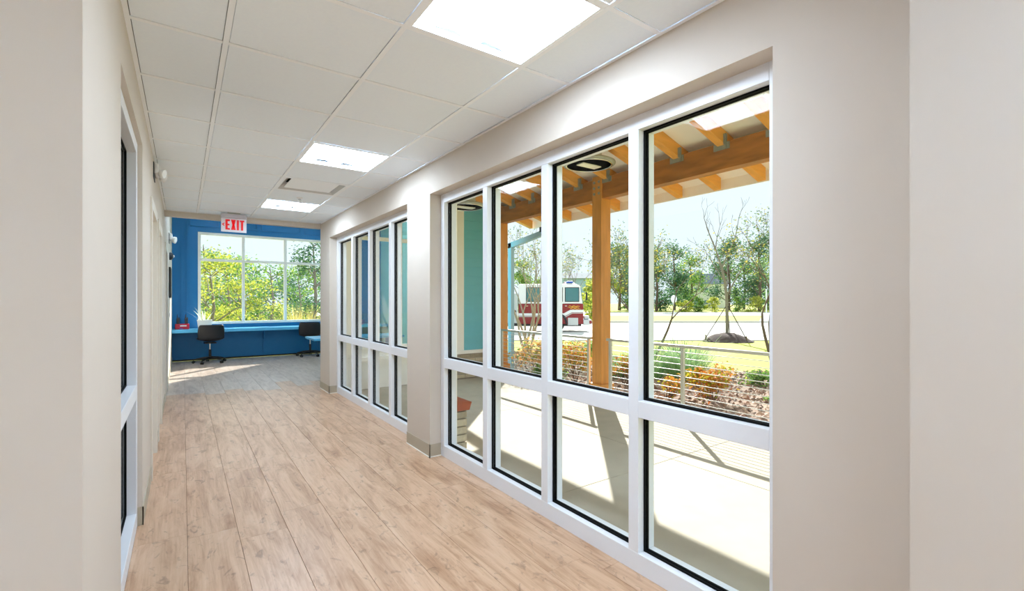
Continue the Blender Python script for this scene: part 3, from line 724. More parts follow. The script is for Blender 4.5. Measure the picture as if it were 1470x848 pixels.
ch = empty('charger_base', (-0.015, 12.72, 0.745)); tag(ch, 'small red charger base on the counter near the door wall', 'charger')
box('body', 'red_plastic', -0.13, 0.13, -0.06, 0.06, 0, 0.12, ch, 0.012); box('label_strip', 'white_plastic', -0.04, 0.08, -0.062, -0.06, 0.065, 0.09, ch); box('indicator', 'truck_blue', -0.05, 0.01, -0.062, -0.06, 0.015, 0.028, ch)
for i, (x, lb) in enumerate(((-0.075, 'dark handset standing in the red charger, on the side of the doors'), (0.075, 'dark handset standing in the red charger, on the side of the planter'))):
    hs = empty('handset', (-0.015 + x, 12.72, 0.865)); tag(hs, lb, 'handset', 'handsets in the red charger')
    box('body', 'dark_plastic', -0.03, 0.03, -0.018, 0.018, 0, 0.13, hs, 0.008); MB().tube([(-0.015, 0, 0.13), (-0.015, 0, 0.21)], [0.008, 0.005], 8).build('antenna', 'base_black', hs)
    box('knob', 'base_black', 0.008, 0.022, -0.008, 0.008, 0.13, 0.146, hs)

# ================================================================== PORCH
XP0, XP1 = 4.69, 4.875
def post(y0, y1, label):
    p = empty('timber_post', ((XP0 + XP1) / 2, (y0 + y1) / 2, 0)); tag(p, label, 'post', 'timber porch posts')
    hx, hy = (XP1 - XP0) / 2, (y1 - y0) / 2
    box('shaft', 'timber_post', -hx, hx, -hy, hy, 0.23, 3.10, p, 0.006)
    box('plinth', 'timber_plinth', -hx - 0.035, hx + 0.035, -hy - 0.035, hy + 0.035, -0.005, 0.23, p, 0.006)
    for z in (2.86, 2.94, 3.02):
        for yy in (-0.045, 0.045):
            MB().tube([(-hx - 0.004, yy, z), (-hx, yy, z)], 0.02, 12, smooth=False).tube([(-hx - 0.018, yy, z), (-hx - 0.003, yy, z)], 0.012, 6, smooth=False).build('bolt', 'galvanised', p)
    return p
post(4.546, 4.722, 'orange-brown timber post standing in mid patio with six bolts')
post(7.07, 7.25, 'orange-brown timber post at the corner of the teal wall')
bmn = empty('porch_beam', (0, 0, 2.785)); tag(bmn, 'long brown timber beam carried by the porch posts', 'beam')
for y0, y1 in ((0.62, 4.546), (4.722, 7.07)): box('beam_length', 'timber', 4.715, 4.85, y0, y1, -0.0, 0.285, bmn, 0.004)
def rz(x): return 1.66 + EYE - 0.30 * (x - 4.69)
pr = empty('porch_roof'); struct(pr, 'sloping porch roof with white boards and timber rafters', 'roof')
for k in range(-5, 8):
    y = 3.36 + 0.555 * k; xa, xb, dz = XO, 5.55, 0.145
    if y > 7.26: y = 7.22
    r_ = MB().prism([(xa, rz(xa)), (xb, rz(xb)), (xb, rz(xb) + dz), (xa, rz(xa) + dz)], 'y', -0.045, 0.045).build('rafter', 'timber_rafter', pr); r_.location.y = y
    t = MB().box(4.688, 4.712, -0.062, -0.047, 2.99, 3.15).box(4.66, 4.714, -0.052, -0.047, 3.03, 3.14).box(4.704, 4.714, -0.09, 0.09, 2.99, 3.06).build('hurricane_tie', 'galvanised', r_)
xa, xb = XO - 0.05, 5.66
MB().prism([(xa, rz(xa) + .146), (xb, rz(xb) + .146), (xb, rz(xb) + .18), (xa, rz(xa) + .18)], 'y', 0.62, 7.3).build('deck', 'cream_paint', pr)
box('fascia', 'cream_paint', 5.60, 5.63, 0.62, 7.3, 2.785, 2.96, pr); box('gutter', 'cream_paint', 5.63, 5.72, 0.62, 7.3, 2.86, 2.97, pr, 0.01)
MB().box(4.87, 4.90, 0.62, 7.3, 3.01, 3.12).box(4.86, 4.91, 0.62, 7.3, 3.10, 3.125).build('frieze_board', 'cream_paint', pr)

def porch_light(x, y, z, label):
    p = empty('porch_light', (x, y, z)); tag(p, label, 'light fixture', 'round porch ceiling fixtures')
    MB().lathe([(0.02, 0.0), (0.30, 0.0), (0.315, 0.012), (0.315, 0.028), (0.29, 0.04), (0.10, 0.06), (0.02, 0.06)], 36).build('dish', 'fixture_metal', p)
    MB().lathe([(0.262, -0.001), (0.262, -0.010), (0.276, -0.010), (0.276, -0.001)], 36).build('ring', 'chrome', p)
    box('lens', 'fixture_lens', -0.15, 0.15, -0.06, 0.06, -0.014, 0.0, p, 0.004)
    top = rz(x) + 0.146 - z
    MB().add([(-.13, -.1, .05), (.13, -.1, .05), (.13, .1, .05), (-.13, .1, .05), (-.09, -.09, top + .03), (.09, -.09, top - .03), (.09, .09, top - .03), (-.09, .09, top + .03)],
             [(3, 2, 1, 0), (4, 5, 6, 7), (0, 1, 5, 4), (1, 2, 6, 5), (2, 3, 7, 6), (3, 0, 4, 7)]).build('mount', 'aluminium_grey', p)
    return p
porch_light(4.0, 4.08, EYE + 1.63, 'round metal dish light under the porch roof by the mid-patio post')
porch_light(3.5, 6.22, EYE + 1.42, 'copy of the round dish light standing in for its likely reflection, by the teal wall')  # second dish modelled where the first is likely mirrored in the glass

# cable railing along the patio edge
def railing(y0, y1, posts, label):
    r_ = empty('cable_railing', (4.69, y0, 0)); tag(r_, label, 'railing', 'steel cable railings on the patio edge')
    box('top_rail', 'steel_rail', -0.022, 0.028, 0, y1 - y0, 0.838, 0.872, r_, 0.006)
    for p in posts:
        a = p - y0
        MB().box(-0.014, 0.020, a - 0.019, a + 0.019, 0.0, 0.838).box(-0.045, 0.05, a - 0.05, a + 0.05, -0.004, 0.008).build('rail_post', 'steel_rail', r_, bevel=0.002)
    for i in range(11):
        z = 0.785 - 0.070 * i
        MB().tube([(0.003, posts[0] - y0, z), (0.003, posts[-1] - y0, z)], 0.0042, 6).build('cable', 'cable_steel', r_)
    return r_
railing(0.64, 4.44, [0.70, 1.93, 3.27, 4.38], 'steel cable railing from the mid-patio post toward the near end')
railing(4.73, 7.02, [4.79, 6.99], 'steel cable railing between the two timber posts')

# pale blue steel frame beyond the railing
pf = empty('steel_frame', (5.25, 7.50, 0)); tag(pf, 'pale blue steel frame standing beyond the corner timber post', 'frame')
box('upright', 'pale_blue_steel', -0.04, 0.04, -0.05, 0.05, -0.1, EYE + 1.12, pf)
MB().prism([(0.05, EYE + 1.02), (-1.0, EYE + 1.16), (-1.0, EYE + 1.25), (0.05, EYE + 1.12)], 'x', -0.04, 0.04).build('top_arm', 'pale_blue_steel', pf)
box('end_block', 'dark_plastic', -0.05, 0.05, -1.03, -0.95, EYE + 1.22, EYE + 1.31, pf)

# brick pier base on the outside of the wall between the window groups
bp = empty('brick_pier', (XO + 0.001, 3.80, 0)); tag(bp, 'short tan brick pier with red capping outside the windows', 'brick pier')
box('mortar_core', 'mortar', 0.0, 0.105, 0.03, 0.50, -0.005, 0.36, bp)
random.seed(2)
for r in range(5):
    z = 0.035 + r * 0.072
    for i in range(3):
        y = 0.10 + i * 0.18 - (0.05 if r % 2 else 0)
        o = MB().box(0.085, 0.115, y - 0.082 if i else 0.012, min(y + 0.082, 0.515), z - 0.030, z + 0.030).build('brick', 'brick_tan', bp, bevel=0.004)
    o = MB().box(0.002, 0.108, 0.006, 0.045, z - 0.030, z + 0.030).build('brick', 'brick_tan', bp, bevel=0.004)
for i in range(5):
    o = MB().add([(-0.0, i * 0.107 - 0.012, 0.365), (0.130, i * 0.107 - 0.012, 0.365), (0.130, i * 0.107 + 0.09, 0.365), (0, i * 0.107 + 0.09, 0.365), (0, i * 0.107 - 0.02, 0.46), (0.150, i * 0.107 - 0.02, 0.44), (0.150, i * 0.107 + 0.085, 0.44), (0, i * 0.107 + 0.085, 0.46)],
                 [(3, 2, 1, 0), (4, 5, 6, 7), (0, 1, 5, 4), (1, 2, 6, 5), (2, 3, 7, 6), (3, 0, 4, 7)]).build('cap_brick', 'brick_red', bp, bevel=0.004)

# ================================================================== PLANTS
def leaves(mb, rng, pts, n, spread, size, flat=0.5):
    pts = np.array(pts); idx = rng.integers(0, len(pts), n)
    c = pts[idx] + rng.normal(0, 1, (n, 3)) * np.array(spread)
    a = rng.normal(0, 1, (n, 3)); a[:, 2] *= flat; a /= np.linalg.norm(a, axis=1)[:, None]
    b = np.cross(a, rng.normal(0, 1, (n, 3))); b /= np.linalg.norm(b, axis=1)[:, None] + 1e-9
    s = size * rng.uniform(0.6, 1.3, n)[:, None]
    q = np.stack([c - a * s, c + b * s * 0.45, c + a * s, c - b * s * 0.45], 1).reshape(-1, 3)
    k = len(mb.v); mb.v += [tuple(v) for v in q.tolist()]; mb.f += [(k + 4 * i, k + 4 * i + 1, k + 4 * i + 2, k + 4 * i + 3) for i in range(n)]; mb.sm += [False] * n

def grow(mb, rng, p, d, length, rad, depth, tips, split=2, spread=0.5, up=0.15, bend=0.15, minr=0.004):
    pts = [Vector(p)]; d = Vector(d).normalized(); n = 4; rr = [rad]
    for i in range(n):
        d = (d + Vector(rng.normal(0, bend, 3)) + Vector((0, 0, up * 0.3))).normalized()
        pts.append(pts[-1] + d * (length / n)); rr.append(max(minr, rad * (1 - 0.4 * (i + 1) / n)))
    mb.tube(pts, rr, 5 if rad < 0.03 else 8, cap=False)
    if depth <= 1: tips += [tuple(q) for q in pts[2:]]
    if depth == 0: return
    for k in range(split + (1 if rng.random() < 0.35 else 0)):
        ax = d.orthogonal().normalized(); ax.rotate(Quaternion(d, rng.uniform(0, 2 * math.pi)))
        nd = (d * (1 - spread * 0.4) + ax * spread * rng.uniform(0.6, 1.2) + Vector((0, 0, up))).normalized()
        st_ = pts[-1] if k < 2 else pts[2 + int(rng.integers(0, 2))]
        grow(mb, rng, st_, nd, length * rng.uniform(0.62, 0.85), rr[-1] * 0.8, depth - 1, tips, split, spread, up, bend, minr)

def shrub(name, label, cat, x, y, h, wd, lm, n, size, seed, group=None, bark='bark', stems=9):
    rng = np.random.default_rng(seed); o = empty(name, (x, y, ground(x, y) + 0.01)); tag(o, label, cat, group)
    mb = MB(); tips = []
    for i in range(stems):
        a = rng.uniform(0, 2 * math.pi); t = rng.uniform(0.1, 0.8)
        grow(mb, rng, (0.03 * math.cos(a), 0.03 * math.sin(a), 0), (t * math.cos(a) * wd / h, t * math.sin(a) * wd / h, 1), h * 0.45, 0.010, 2, tips, 2, 0.45, 0.1, 0.2, 0.002)
    tips = [t for t in tips]
    mb.build('stems', bark, o)
    arr = np.array(tips); arr[:, :2] = np.clip(arr[:, :2], -wd / 2, wd / 2); arr[:, 2] = np.clip(arr[:, 2], 0.04, h)
    lf = MB(); leaves(lf, rng, arr, n, (wd * 0.07, wd * 0.07, h * 0.06), size); f = lf.build('foliage', lm, o); f['kind'] = 'stuff'
    return o
G = 'copper leaved shrubs behind the railing'
shrub('copper_shrub', 'copper-orange shrub behind the railing, left of the mound tree', 'shrub', 6.15, 3.82, 0.52, 0.75, 'leaf_orange', 1500, 0.028, 1, G)
shrub('copper_shrub', 'small copper shrub behind the railing close to the mid-patio post', 'shrub', 6.05, 5.30, 0.50, 0.55, 'leaf_orange', 900, 0.028, 2, G)
shrub('copper_shrub', 'wide copper shrub seen between post and window mullion below the fire engine cab', 'shrub', 5.6, 6.05, 0.72, 0.85, 'leaf_orange', 1700, 0.028, 3, G)
shrub('copper_shrub', 'pale peach and green shrub behind the railing near the corner post', 'shrub', 5.35, 6.75, 0.75, 0.7, 'leaf_peach', 1500, 0.03, 4, G)
shrub('copper_shrub', 'low copper shrub tucked behind the rail post', 'shrub', 5.75, 4.25, 0.34, 0.42, 'leaf_orange', 500, 0.025, 5, G)
G = 'low green shrubs on the planting bed'
shrub('low_shrub', 'low green shrub at the lawn edge of the bed', 'shrub', 8.1, 4.05, 0.30, 0.9, 'leaf_green', 1000, 0.03, 6, G)
shrub('low_shrub', 'small green shrub on bare straw near the window edge', 'shrub', 6.75, 3.15, 0.16, 0.5, 'leaf_green', 500, 0.022, 7, G)
shrub('low_shrub', 'dark green shrub under the peach shrub', 'shrub', 5.25, 6.3, 0.42, 0.5, 'leaf_green', 700, 0.028, 8, G)
shrub('low_shrub', 'mixed green shrub behind the wide copper shrub', 'shrub', 7.0, 7.3, 0.6, 1.0, 'leaf_green', 900, 0.035, 9, G)
def grass_clump(label, x, y, h, wd, n, seed, m='blade_grass'):
    rng = np.random.default_rng(seed); o = empty('ornamental_grass', (x, y, ground(x, y))); tag(o, label, 'ornamental grass', 'clumps of ornamental grass')
    mb = MB()
    for i in range(n):
        a = rng.uniform(0, 2 * math.pi); r = wd * 0.18 * math.sqrt(rng.random())
        blade(mb, (r * math.cos(a), r * math.sin(a), 0), a + rng.normal(0, 0.5), h * rng.uniform(0.6, 1.1), rng.uniform(0.05, 0.7), 0.007, rng.uniform(0.1, 0.5) * wd / h * 0.6, 5)
    f = mb.build('blades', m, o); f['kind'] = 'stuff'
grass_clump('blue-green ornamental grass clump behind the rail post', 7.9, 5.45, 1.0, 2.0, 520, 1)
grass_clump('blue-green ornamental grass clump nearer the mullion', 7.2, 5.75, 0.85, 1.6, 360, 2)
grass_clump('thin ornamental grass clump just right of the mid-patio post', 6.9, 6.2, 0.6, 0.8, 400, 3)

def tree(name, label, x, y, h, seed, stems=1, lm=None, n=0, size=0.05, depth=4, spread=0.5, rad=0.05, bark='bark', trunk=0.4, lean=0.3, group=None, lspread=0.12, up=0.2, bend=0.12, minr=0.004):
    rng = np.random.default_rng(seed); o = empty(name, (x, y, ground(x, y) - 0.02)); tag(o, label, 'tree', group)
    mb = MB(); tips = []
    for i in range(stems):
        a = 2 * math.pi * i / stems + rng.uniform(-0.4, 0.4); t = lean * rng.uniform(0.6, 1.3) if stems > 1 else lean * 0.2
        grow(mb, rng, (0.08 * math.cos(a) * (stems > 1), 0.08 * math.sin(a) * (stems > 1), 0), (t * math.cos(a), t * math.sin(a), 1), h * trunk, rad, depth, tips, 2, spread, up, bend, minr)
    zmax = max(v[2] for v in mb.v); k = h / zmax
    mb.v = [(v[0] * k, v[1] * k, v[2] * k) for v in mb.v]; tips = [(t[0] * k, t[1] * k, t[2] * k) for t in tips]
    mb.build('branches', bark, o)
    if lm:
        lf = MB(); leaves(lf, rng, tips, n, (lspread,) * 3, size); f = lf.build('foliage', lm, o); f['kind'] = 'stuff'
    return o
def at(u, d): return cam2w((u - 735) / 671.9 * d, d)
G = 'crape myrtles along the driveway'
tree('crape_myrtle', 'multi-stemmed crape myrtle in thin leaf just past the mullion', *at(936, 12.5), 3.5, 21, 6, 'leaf_myrtle', 4200, 0.032, 4, 0.42, 0.04, 'bark', 0.34, 0.42, G)
tree('crape_myrtle', 'crape myrtle with sparse yellowing leaves at the edge of the window', *at(1112, 12), 3.9, 22, 4, 'leaf_myrtle', 2600, 0.034, 4, 0.5, 0.045, 'bark', 0.32, 0.35, G)
tree('crape_myrtle', 'bare-stemmed crape myrtle in front of the fire engine', *at(757, 14), 3.9, 23, 6, 'leaf_myrtle', 1800, 0.034, 4, 0.4, 0.045, 'bark_pale', 0.32, 0.30, G)
tree('crape_myrtle', 'thin crape myrtle behind the fire engine cab', *at(815, 40), 6.2, 24, 4, 'leaf_myrtle', 1400, 0.06, 4, 0.4, 0.06, 'bark_grey', 0.32, 0.3, G)
# staked bare tree on its mound
bx_, by_ = at(1044, 20); gz = ground(bx_, by_)
so_ = empty('staked_tree', (bx_, by_, gz), -YAW); tag(so_, 'bare young tree staked on a mulch mound', 'tree')
rng = np.random.default_rng(31); mb = MB(); tw = []
for pts, r0, r1 in (([(0, 0, 0), (0, .02, 1.0), (-.03, 0, 1.85), (-.12, -.04, 2.5), (-.23, 0, 3.08)], .075, .05), ([(-.23, 0, 3.08), (-.46, .1, 3.9), (-.70, .2, 4.6), (-.89, .25, 5.25)], .045, .012),
                    ([(-.23, 0, 3.08), (-.02, -.15, 3.7), (.23, -.25, 4.35), (.35, -.3, 5.16)], .04, .012), ([(-.03, 0, 1.9), (.35, -.2, 2.73), (.70, -.35, 3.4), (.93, -.4, 4.0)], .035, .01),
                    ([(-.46, .1, 3.9), (-.35, .2, 4.4), (-.17, .3, 4.95)], .025, .008), ([(-.12, -.04, 2.5), (-.5, .3, 3.3), (-.75, .5, 3.9)], .025, .008), ([(0, 0, 2.3), (.2, .4, 3.0), (.3, .7, 3.8)], .028, .008)):
    mb.tube(pts, list(np.linspace(r0, r1, len(pts))), 8, cap=False); tw.append((pts[-1], Vector(pts[-1]) - Vector(pts[-2]))); tw.append((pts[-2], Vector(pts[-1]) - Vector(pts[-2])))
for p_, d_ in tw[1:]:
    for q_ in range(2): grow(mb, rng, p_, d_.normalized() + Vector(rng.normal(0, 0.4, 3)), 0.55, 0.011, 1, [], 2, 0.45, 0.15, 0.12, 0.005)
mb.build('branches', 'bark_grey', so_)
st = empty('mulch_mound', (bx_, by_, gz)); tag(st, 'dark mulch mound around the staked tree', 'mound')
rng = np.random.default_rng(8); mb = MB(); nr, na = 7, 28; vs = []
for i in range(nr):
    s_ = i / (nr - 1); r = 1.0 * s_
    for k in range(na):
        a = 2 * math.pi * k / na; rr = r * (1 + 0.06 * math.sin(3 * a) + rng.normal(0, 0.02)); vs.append((rr * math.cos(a), rr * math.sin(a), 0.34 * (1 - s_ ** 2.4) - 0.05 + rng.normal(0, 0.015)))
mb.add(vs, [(i * na + k, i * na + (k + 1) % na, (i + 1) * na + (k + 1) % na, (i + 1) * na + k) for i in range(nr - 1) for k in range(na)], True).build('mulch_heap', 'mound_mulch', st)
for k in range(3):
    a = 0.4 + k * 2.09
    sk = empty('tree_stake', (bx_, by_, gz)); tag(sk, ['stake strap of the staked tree, on the driveway side', 'stake strap of the staked tree, on the truck side', 'stake strap of the staked tree, on the window side'][k], 'stake', 'straps of the staked tree')
    MB().tube([(0.05 * math.cos(a), 0.05 * math.sin(a), 1.45), (0.9 * math.cos(a), 0.9 * math.sin(a), 0.1)], 0.018, 6).build('strap', 'rope_dark', sk)
    MB().tube([(0.9 * math.cos(a), 0.9 * math.sin(a), 0.22), (0.92 * math.cos(a), 0.92 * math.sin(a), -0.1)], 0.03, 6).build('peg', 'bark', sk)

# broad trees of the far tree line and by the north window
def bushy(name, label, x, y, h, wd, lm, seed, n=1500, size=0.25, group=None, trunk_h=0.25, bark='bark', pine=False):
    rng = np.random.default_rng(seed); o = empty(name, (x, y, ground(x, y) - 0.05)); tag(o, label, 'tree', group)
    mb = MB(); mb.tube([(0, 0, 0), (0.05 * wd, 0, h * 0.4), (0, 0.04 * wd, h * 0.92)], [h * 0.022, h * 0.016, h * 0.005], 8, cap=False)
    cl = []
    m_ = 16 if not pine else 20
    for i in range(m_):
        a = rng.uniform(0, 2 * math.pi); t = rng.uniform(trunk_h, 0.98); prof = math.sin(min(1, (1 - t) * 1.35 + 0.12) * math.pi * 0.62) if not pine else (1.05 - t) * 0.9
        r = wd * 0.5 * prof * rng.uniform(0.35, 1.0); c = (r * math.cos(a), r * math.sin(a), t * h); cl.append(c)
        mb.tube([(0, 0, max(0.1, t * h - r * 0.6)), (c[0] * 0.6, c[1] * 0.6, t * h - r * 0.15), c], [h * 0.008, h * 0.005, h * 0.002], 5, cap=False)
    mb.build('trunk', bark, o)
    lf = MB(); leaves(lf, rng, cl, n, (wd * 0.10, wd * 0.10, h * 0.055), size, 0.7); f = lf.build('foliage', lm, o); f['kind'] = 'stuff'
    return o
random.seed(77)
G = 'trees of the far tree line'
far = [(655, 92, 335, 8, 'leaf_green', 'green tree of the far line behind the teal wall corner'), (700, 102, 350, 8, 'leaf_deep', 'deep green tree of the far line left of the fire engine'),
       (752, 112, 375, 9, 'leaf_green', 'green tree beyond the fire engine body'), (864, 92, 385, 6.5, 'leaf_yellow_green', 'yellow-green tree right behind the mid-patio post'),
       (889, 102, 345, 8.5, 'leaf_deep', 'dark broad tree between the post and the mullion'), (916, 112, 352, 9, 'leaf_deep', 'deep green tree hidden partly by the mullion'),
       (942, 92, 360, 8.5, 'leaf_deep', 'dark tree with dense crown left of the street sign'), (968, 102, 352, 9, 'leaf_deep', 'dark round tree just right of the street sign'),
       (992, 122, 366, 9, 'leaf_green', 'green tree left of the grey-roofed house'), (1046, 102, 348, 9, 'leaf_deep', 'tall deep green tree behind the staked tree'),
       (1068, 112, 356, 9, 'leaf_green', 'green tree right of the staked tree'), (1090, 92, 338, 8.5, 'leaf_deep', 'tall tree with blue-green crown near the window edge'),
       (1112, 122, 350, 9.5, 'leaf_green', 'green tree cut by the window edge'), (1158, 112, 336, 9, 'leaf_deep', 'deep green tree outside the window edge')]
for i, (u, d, vt, wd, lm, lb) in enumerate(far):
    bushy('broad_tree', lb, *at(u, d), (431 - vt) / 672 * d + 2.05, wd, lm, 100 + i, 3800, 0.26, G, 0.06)
# low hedge line in front of those trees
G = 'rounded bushes in front of the far tree line'
for i, (u, lm, lb) in enumerate([(905, 'leaf_green', 'green bush at the foot of the dark broad tree'), (985, 'leaf_yellow_green', 'bright yellow-green bush left of the distant house'), (1003, 'leaf_green', 'green bush under the distant house'),
                                 (1022, 'leaf_yellow_green', 'pale bush in front of the distant house'), (1060, 'leaf_green', 'green bush right of the staked tree trunk'), (1085, 'leaf_yellow_green', 'yellowish bush along the far lawn'), (1105, 'leaf_green', 'bush along the far lawn at the window edge'),
                                 (848, 'leaf_yellow_green', 'yellow-green bush beside the fire engine bumper'), (840, 'leaf_green', 'round bush in front of the blue house')]):
    d = (85.5 if i % 2 else 88) if u > 870 else (46 if u == 848 else 75)
    bushy('round_bush', lb, *at(u, d), 2.7, 2.9 if u > 870 else 3.2, lm, 200 + i, 900, 0.18, G, 0.04)
# trees seen through the blue wall's window
G = 'trees outside the blue wall window'
nt_ = [(300, 20, 372, 3.6, 'leaf_yellow_green', 'yellow-green tree in the left pane of the blue wall window'), (324, 28, 368, 4, 'leaf_green', 'green tree filling the left pane behind the planter'),
       (346, 24, 382, 3.8, 'leaf_yellow_green', 'bushy tree by the first mullion of the blue wall window'), (368, 40, 376, 5, 'leaf_deep', 'deep green tree in the middle pane of the blue wall window'),
       (388, 32, 372, 4, 'leaf_green', 'green tree in the middle pane left of its second mullion'), (408, 44, 386, 5, 'leaf_deep', 'dark tree behind the second mullion of the blue wall window'),
       (428, 36, 384, 4, 'leaf_green', 'green tree in the last pane of the blue wall window'), (450, 26, 338, 2.4, 'leaf_deep', 'tall dark tree in the last pane near the end pier'), (292, 36, 340, 4, 'leaf_green', 'tall tree rising into the top left pane'),
       (474, 48, 380, 5, 'leaf_deep', 'deep green tree behind the end pier'), (308, 56, 358, 5, 'leaf_green', 'pale green tree behind the others in the left pane'), (340, 52, 366, 5, 'leaf_green', 'distant green tree behind the first mullion')]
for i, (u, d, vt, wd, lm, lb) in enumerate(nt_):
    bushy('garden_tree', lb, *at(u, d), (431 - vt) / 672 * d + 1.9, wd, lm, 300 + i, 2400, 0.085 * (d / 26) ** 0.7, G, 0.04, 'bark_grey')
random.seed(4)
for i, (u, d, m, lb) in enumerate([(300, 15, 'blade_tan', 'tan grass clump low in the left pane of the blue wall window'), (334, 13.5, 'blade_tan', 'straw-coloured grass clump by the first mullion outside'), (388, 15, 'blade_tan', 'pale grass clump in the middle pane outside'), (424, 13.5, 'blade_tan', 'tan upright grass in the last pane outside'), (440, 13.5, 'blade_tan', 'second tan upright grass in the last pane outside')]):
    x, y = at(u, d); grass_clump(lb, x, y, 1.0 if u < 400 else 1.5, 0.9 if u < 400 else 0.4, 300, 40 + i, m)

# ================================================================== FIRE ENGINE
tx, ty = at(838, 29.5)
tk = empty('fire_engine', (tx, ty, ground(tx, ty) - 0.04), -YAW); tag(tk, 'red and white fire engine parked on the driveway', 'fire engine')
# local +x = forward (image right), -y = side toward the viewpoint; origin at the front of the cab, near side
Wd = 2.4
def tb_(name, m, x0, x1, y0, y1, z0, z1, bev=0.0, par=None): return box(name, m, x0, x1, y0, y1, z0, z1, par or tk, bev)
tb_('cab_lower', 'truck_red', -4.1, -0.02, 0, Wd, 0.50, 1.78, 0.05)
cu = MB().prism([(-4.1, 1.78), (-0.06, 1.78), (-0.22, 2.92), (-0.45, 3.02), (-4.1, 3.02)], 'y', 0.03, Wd - 0.03).build('cab_upper', 'truck_white', tk, bevel=0.04)
for a, b in ((-1.15, -0.32), (-2.2, -1.35), (-3.6, -2.75)):
    w_ = tb_('side_window', 'truck_glass', a, b, 0.0, 0.04, 1.94, 2.78, 0.02); tb_('window_frame', 'truck_dark', a - 0.04, b + 0.04, 0.012, 0.045, 1.90, 2.82, 0.02, w_)
MB().prism([(-0.075, 1.90), (-0.19, 2.80), (-0.16, 2.80), (-0.045, 1.90)], 'y', 0.15, Wd - 0.15).build('windscreen', 'truck_glass', tk)
st_poly = [(-4.1, 1.02), (-1.15, 1.02), (-0.75, 1.24), (0.0, 1.24), (0.0, 1.40), (-0.85, 1.40), (-1.25, 1.18), (-4.1, 1.18)]
MB().prism(st_poly, 'y', -0.012, 0.0).build('white_stripe', 'truck_white', tk)
MB().prism([(p[0], p[1] * 1.0 + (0.21 if 0 else 0)) for p in [(-4.1, 0.95), (-1.12, 0.95), (-0.72, 1.17), (0, 1.17), (0, 1.21), (-0.74, 1.21), (-1.14, 0.99), (-4.1, 0.99)]], 'y', -0.010, 0.0).build('silver_stripe', 'truck_silver', tk)
for z, a, b, c in ((1.62, -0.95, -0.25, 0.03), (1.53, -1.0, -0.3, 0.025), (1.46, -0.85, -0.2, 0.018)):
    pts = [(a + (b - a) * t / 10, -0.006, z + 0.05 * math.sin(t * 1.7) * (1 - t / 14)) for t in range(11)]
    MB().tube(pts, [c * (0.4 + 0.6 * math.sin(math.pi * (t + 0.5) / 11)) for t in range(11)], 6).build('gold_scroll', 'truck_gold', tk)
for a, b in ((-1.25, -0.20), (-3.7, -2.65)):
    dr = tb_('cab_door', 'truck_red', a, b, -0.006, 0.0, 1.42, 1.76); tb_('door_handle', 'chrome', a + 0.06, a + 0.2, -0.03, -0.004, 1.62, 1.66, 0.0, dr)
tb_('step_box', 'truck_silver', -1.0, -0.35, -0.01, 0.2, 0.42, 0.90, 0.02); tb_('bumper', 'truck_silver', -0.02, 0.50, 0.05, Wd - 0.05, 0.45, 0.78, 0.03)
tb_('bumper_lamp', 'truck_red', 0.36, 0.52, 0.02, 0.20, 0.52, 0.72, 0.02); tb_('siren', 'truck_silver', 0.05, 0.4, 0.3, 0.7, 0.78, 1.02, 0.05)
MB().tube([(-0.15, -0.02, 2.3), (0.15, -0.16, 2.45), (0.15, -0.16, 2.0)], 0.02, 6).box(0.11, 0.19, -0.26, -0.06, 2.0, 2.5).build('mirror', 'truck_dark', tk)
tb_('light_bar', 'truck_silver', -1.2, -0.5, 0.3, Wd - 0.3, 3.02, 3.10, 0.02); tb_('beacon', 'truck_blue', -1.05, -0.65, 0.25, 0.6, 3.10, 3.22, 0.03); tb_('beacon', 'truck_red', -1.05, -0.65, Wd - 0.6, Wd - 0.25, 3.10, 3.22, 0.03)
tb_('pump_panel', 'truck_silver', -5.2, -4.15, 0.04, Wd - 0.04, 0.55, 2.45, 0.03)
for i in range(4):
    MB().tube([(-5.0 + 0.22 * i, -0.02, 1.3), (-5.0 + 0.22 * i, 0.05, 1.3)], 0.08, 10).build('gauge', 'truck_dark', tk)
tb_('body', 'truck_red', -9.3, -5.25, 0, Wd, 0.55, 2.3, 0.04); tb_('body_top', 'truck_white', -9.3, -5.25, 0.1, Wd - 0.1, 2.3, 2.75, 0.04)
tb_('body_stripe', 'truck_white', -9.3, -5.25, -0.012, 0, 1.02, 1.18)
for a in (-9.1, -7.9, -6.6):
    tb_('roller_shutter', 'truck_silver', a, a + 1.05, -0.014, 0, 1.25, 2.2)
MB().tube([(-9.0, 0.3, 2.9), (-5.4, 0.3, 2.9)], 0.04, 6).tube([(-9.0, 0.8, 2.9), (-5.4, 0.8, 2.9)], 0.04, 6).build('ladder', 'truck_silver', tk)
for a in (-1.72, -7.4):
    for sg, yy in ((0, 0.02), (1, Wd - 0.32)):
        wh_ = MB().lathe([(0.28, 0), (0.50, 0.02), (0.53, 0.08), (0.53, 0.24), (0.50, 0.30), (0.28, 0.30)], 24).build('wheel', 'tyre', tk); wh_.location = (a, yy, 0.53); wh_.rotation_euler = (R(-90), 0, 0)
        hb = MB().lathe([(0.06, -0.03), (0.12, -0.01), (0.27, 0.02), (0.27, 0.05)], 20).build('hub', 'truck_silver', wh_)
    ar = MB()
    pts = [(a + 0.64 * math.cos(t), -0.012, 0.53 + 0.64 * math.sin(t)) for t in np.linspace(0, math.pi, 13)]
    ar.tube(pts, 0.07, 6).build('wheel_arch', 'truck_dark', tk)
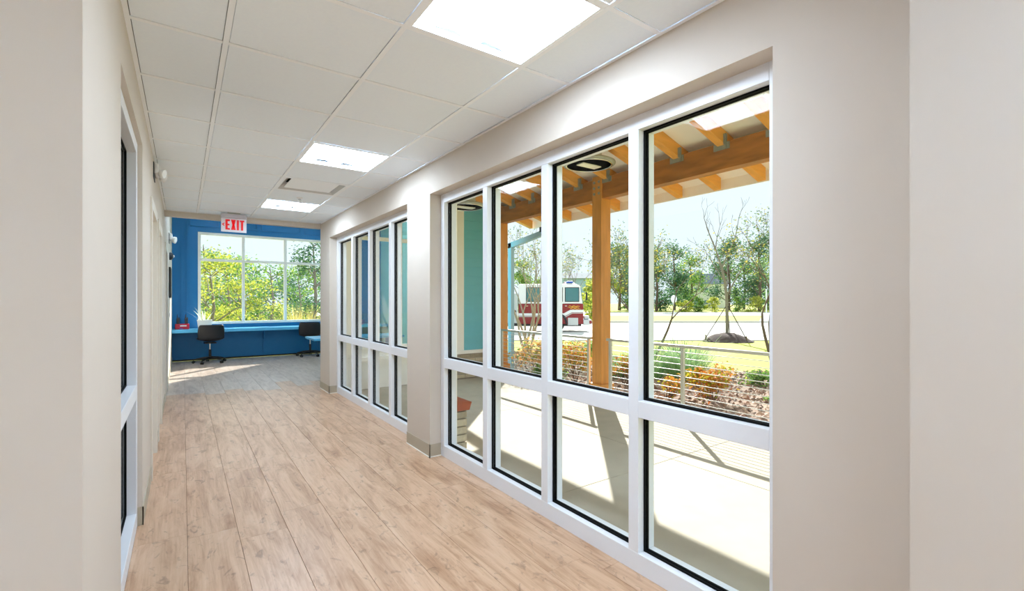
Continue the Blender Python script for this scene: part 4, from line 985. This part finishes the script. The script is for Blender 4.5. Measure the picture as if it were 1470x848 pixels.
tb_('chassis', 'truck_dark', -9.2, -0.1, 0.35, Wd - 0.35, 0.35, 0.6)

# ================================================================== STREET THINGS AND HOUSES
x, y = at(967, 44); sg_ = empty('street_sign', (x, y, ground(x, y)), -YAW); tag(sg_, 'white round street sign on a thin pole across the driveway', 'street sign')
MB().tube([(0, 0, 0), (0, 0, 2.2)], 0.035, 8).build('pole', 'sign_metal', sg_)
o = MB().lathe([(0.36, 0), (0.38, 0.01), (0.38, 0.03), (0.36, 0.04)], 8).build('sign_plate', 'sign_metal', sg_); o.rotation_euler = (R(90), 0, R(22.5)); o.location = (0, -0.03, 2.15)
x, y = at(1100, 60); pp = empty('utility_pole', (x, y, ground(x, y))); tag(pp, 'slim white pole by the road near the window edge', 'pole')
MB().tube([(0, 0, 0), (0, 0, 3.4)], 0.08, 8).build('shaft', 'sign_metal', pp); MB().lathe([(0.12, 3.4), (0.14, 3.45), (0.05, 3.52)], 10).build('cap', 'sign_metal', pp)

def house(u, d, wd, h, rh, m, label, wins, storeys=2):
    x, y = at(u, d); o = empty('house', (x, y, ground(x, y) - 0.05), -YAW); tag(o, label, 'house', 'houses across the road')
    wl = box('walls', m, -wd / 2, wd / 2, 0, 9, 0, h, o)
    MB().prism([(-0.6, h - 0.1), (9.6, h - 0.1), (4.5, h + rh)], 'x', -wd / 2 - 0.5, wd / 2 + 0.5).build('roof', 'house_roof', o)
    for s_ in range(storeys):
        for wx in wins:
            z = 0.9 + s_ * (h / storeys)
            wn = box('window', 'house_white', wx - 0.65, wx + 0.65, -0.08, 0.02, z, z + 1.5, o); box('pane', 'house_glass', wx - 0.5, wx + 0.5, -0.1, -0.08, z + 0.15, z + 0.7, wn); box('pane', 'house_glass', wx - 0.5, wx + 0.5, -0.1, -0.08, z + 0.8, z + 1.35, wn)
    return o
house(836, 130, 13, 8.4, 1.6, 'house_blue', 'pale blue two-storey house behind the fire engine', (-4, -1.2, 1.6, 4.2))
house(1016, 136, 11, 7.0, 3.2, 'house_white', 'white house with a grey gabled roof between far trees', (-3.5, -0.5, 2.5))
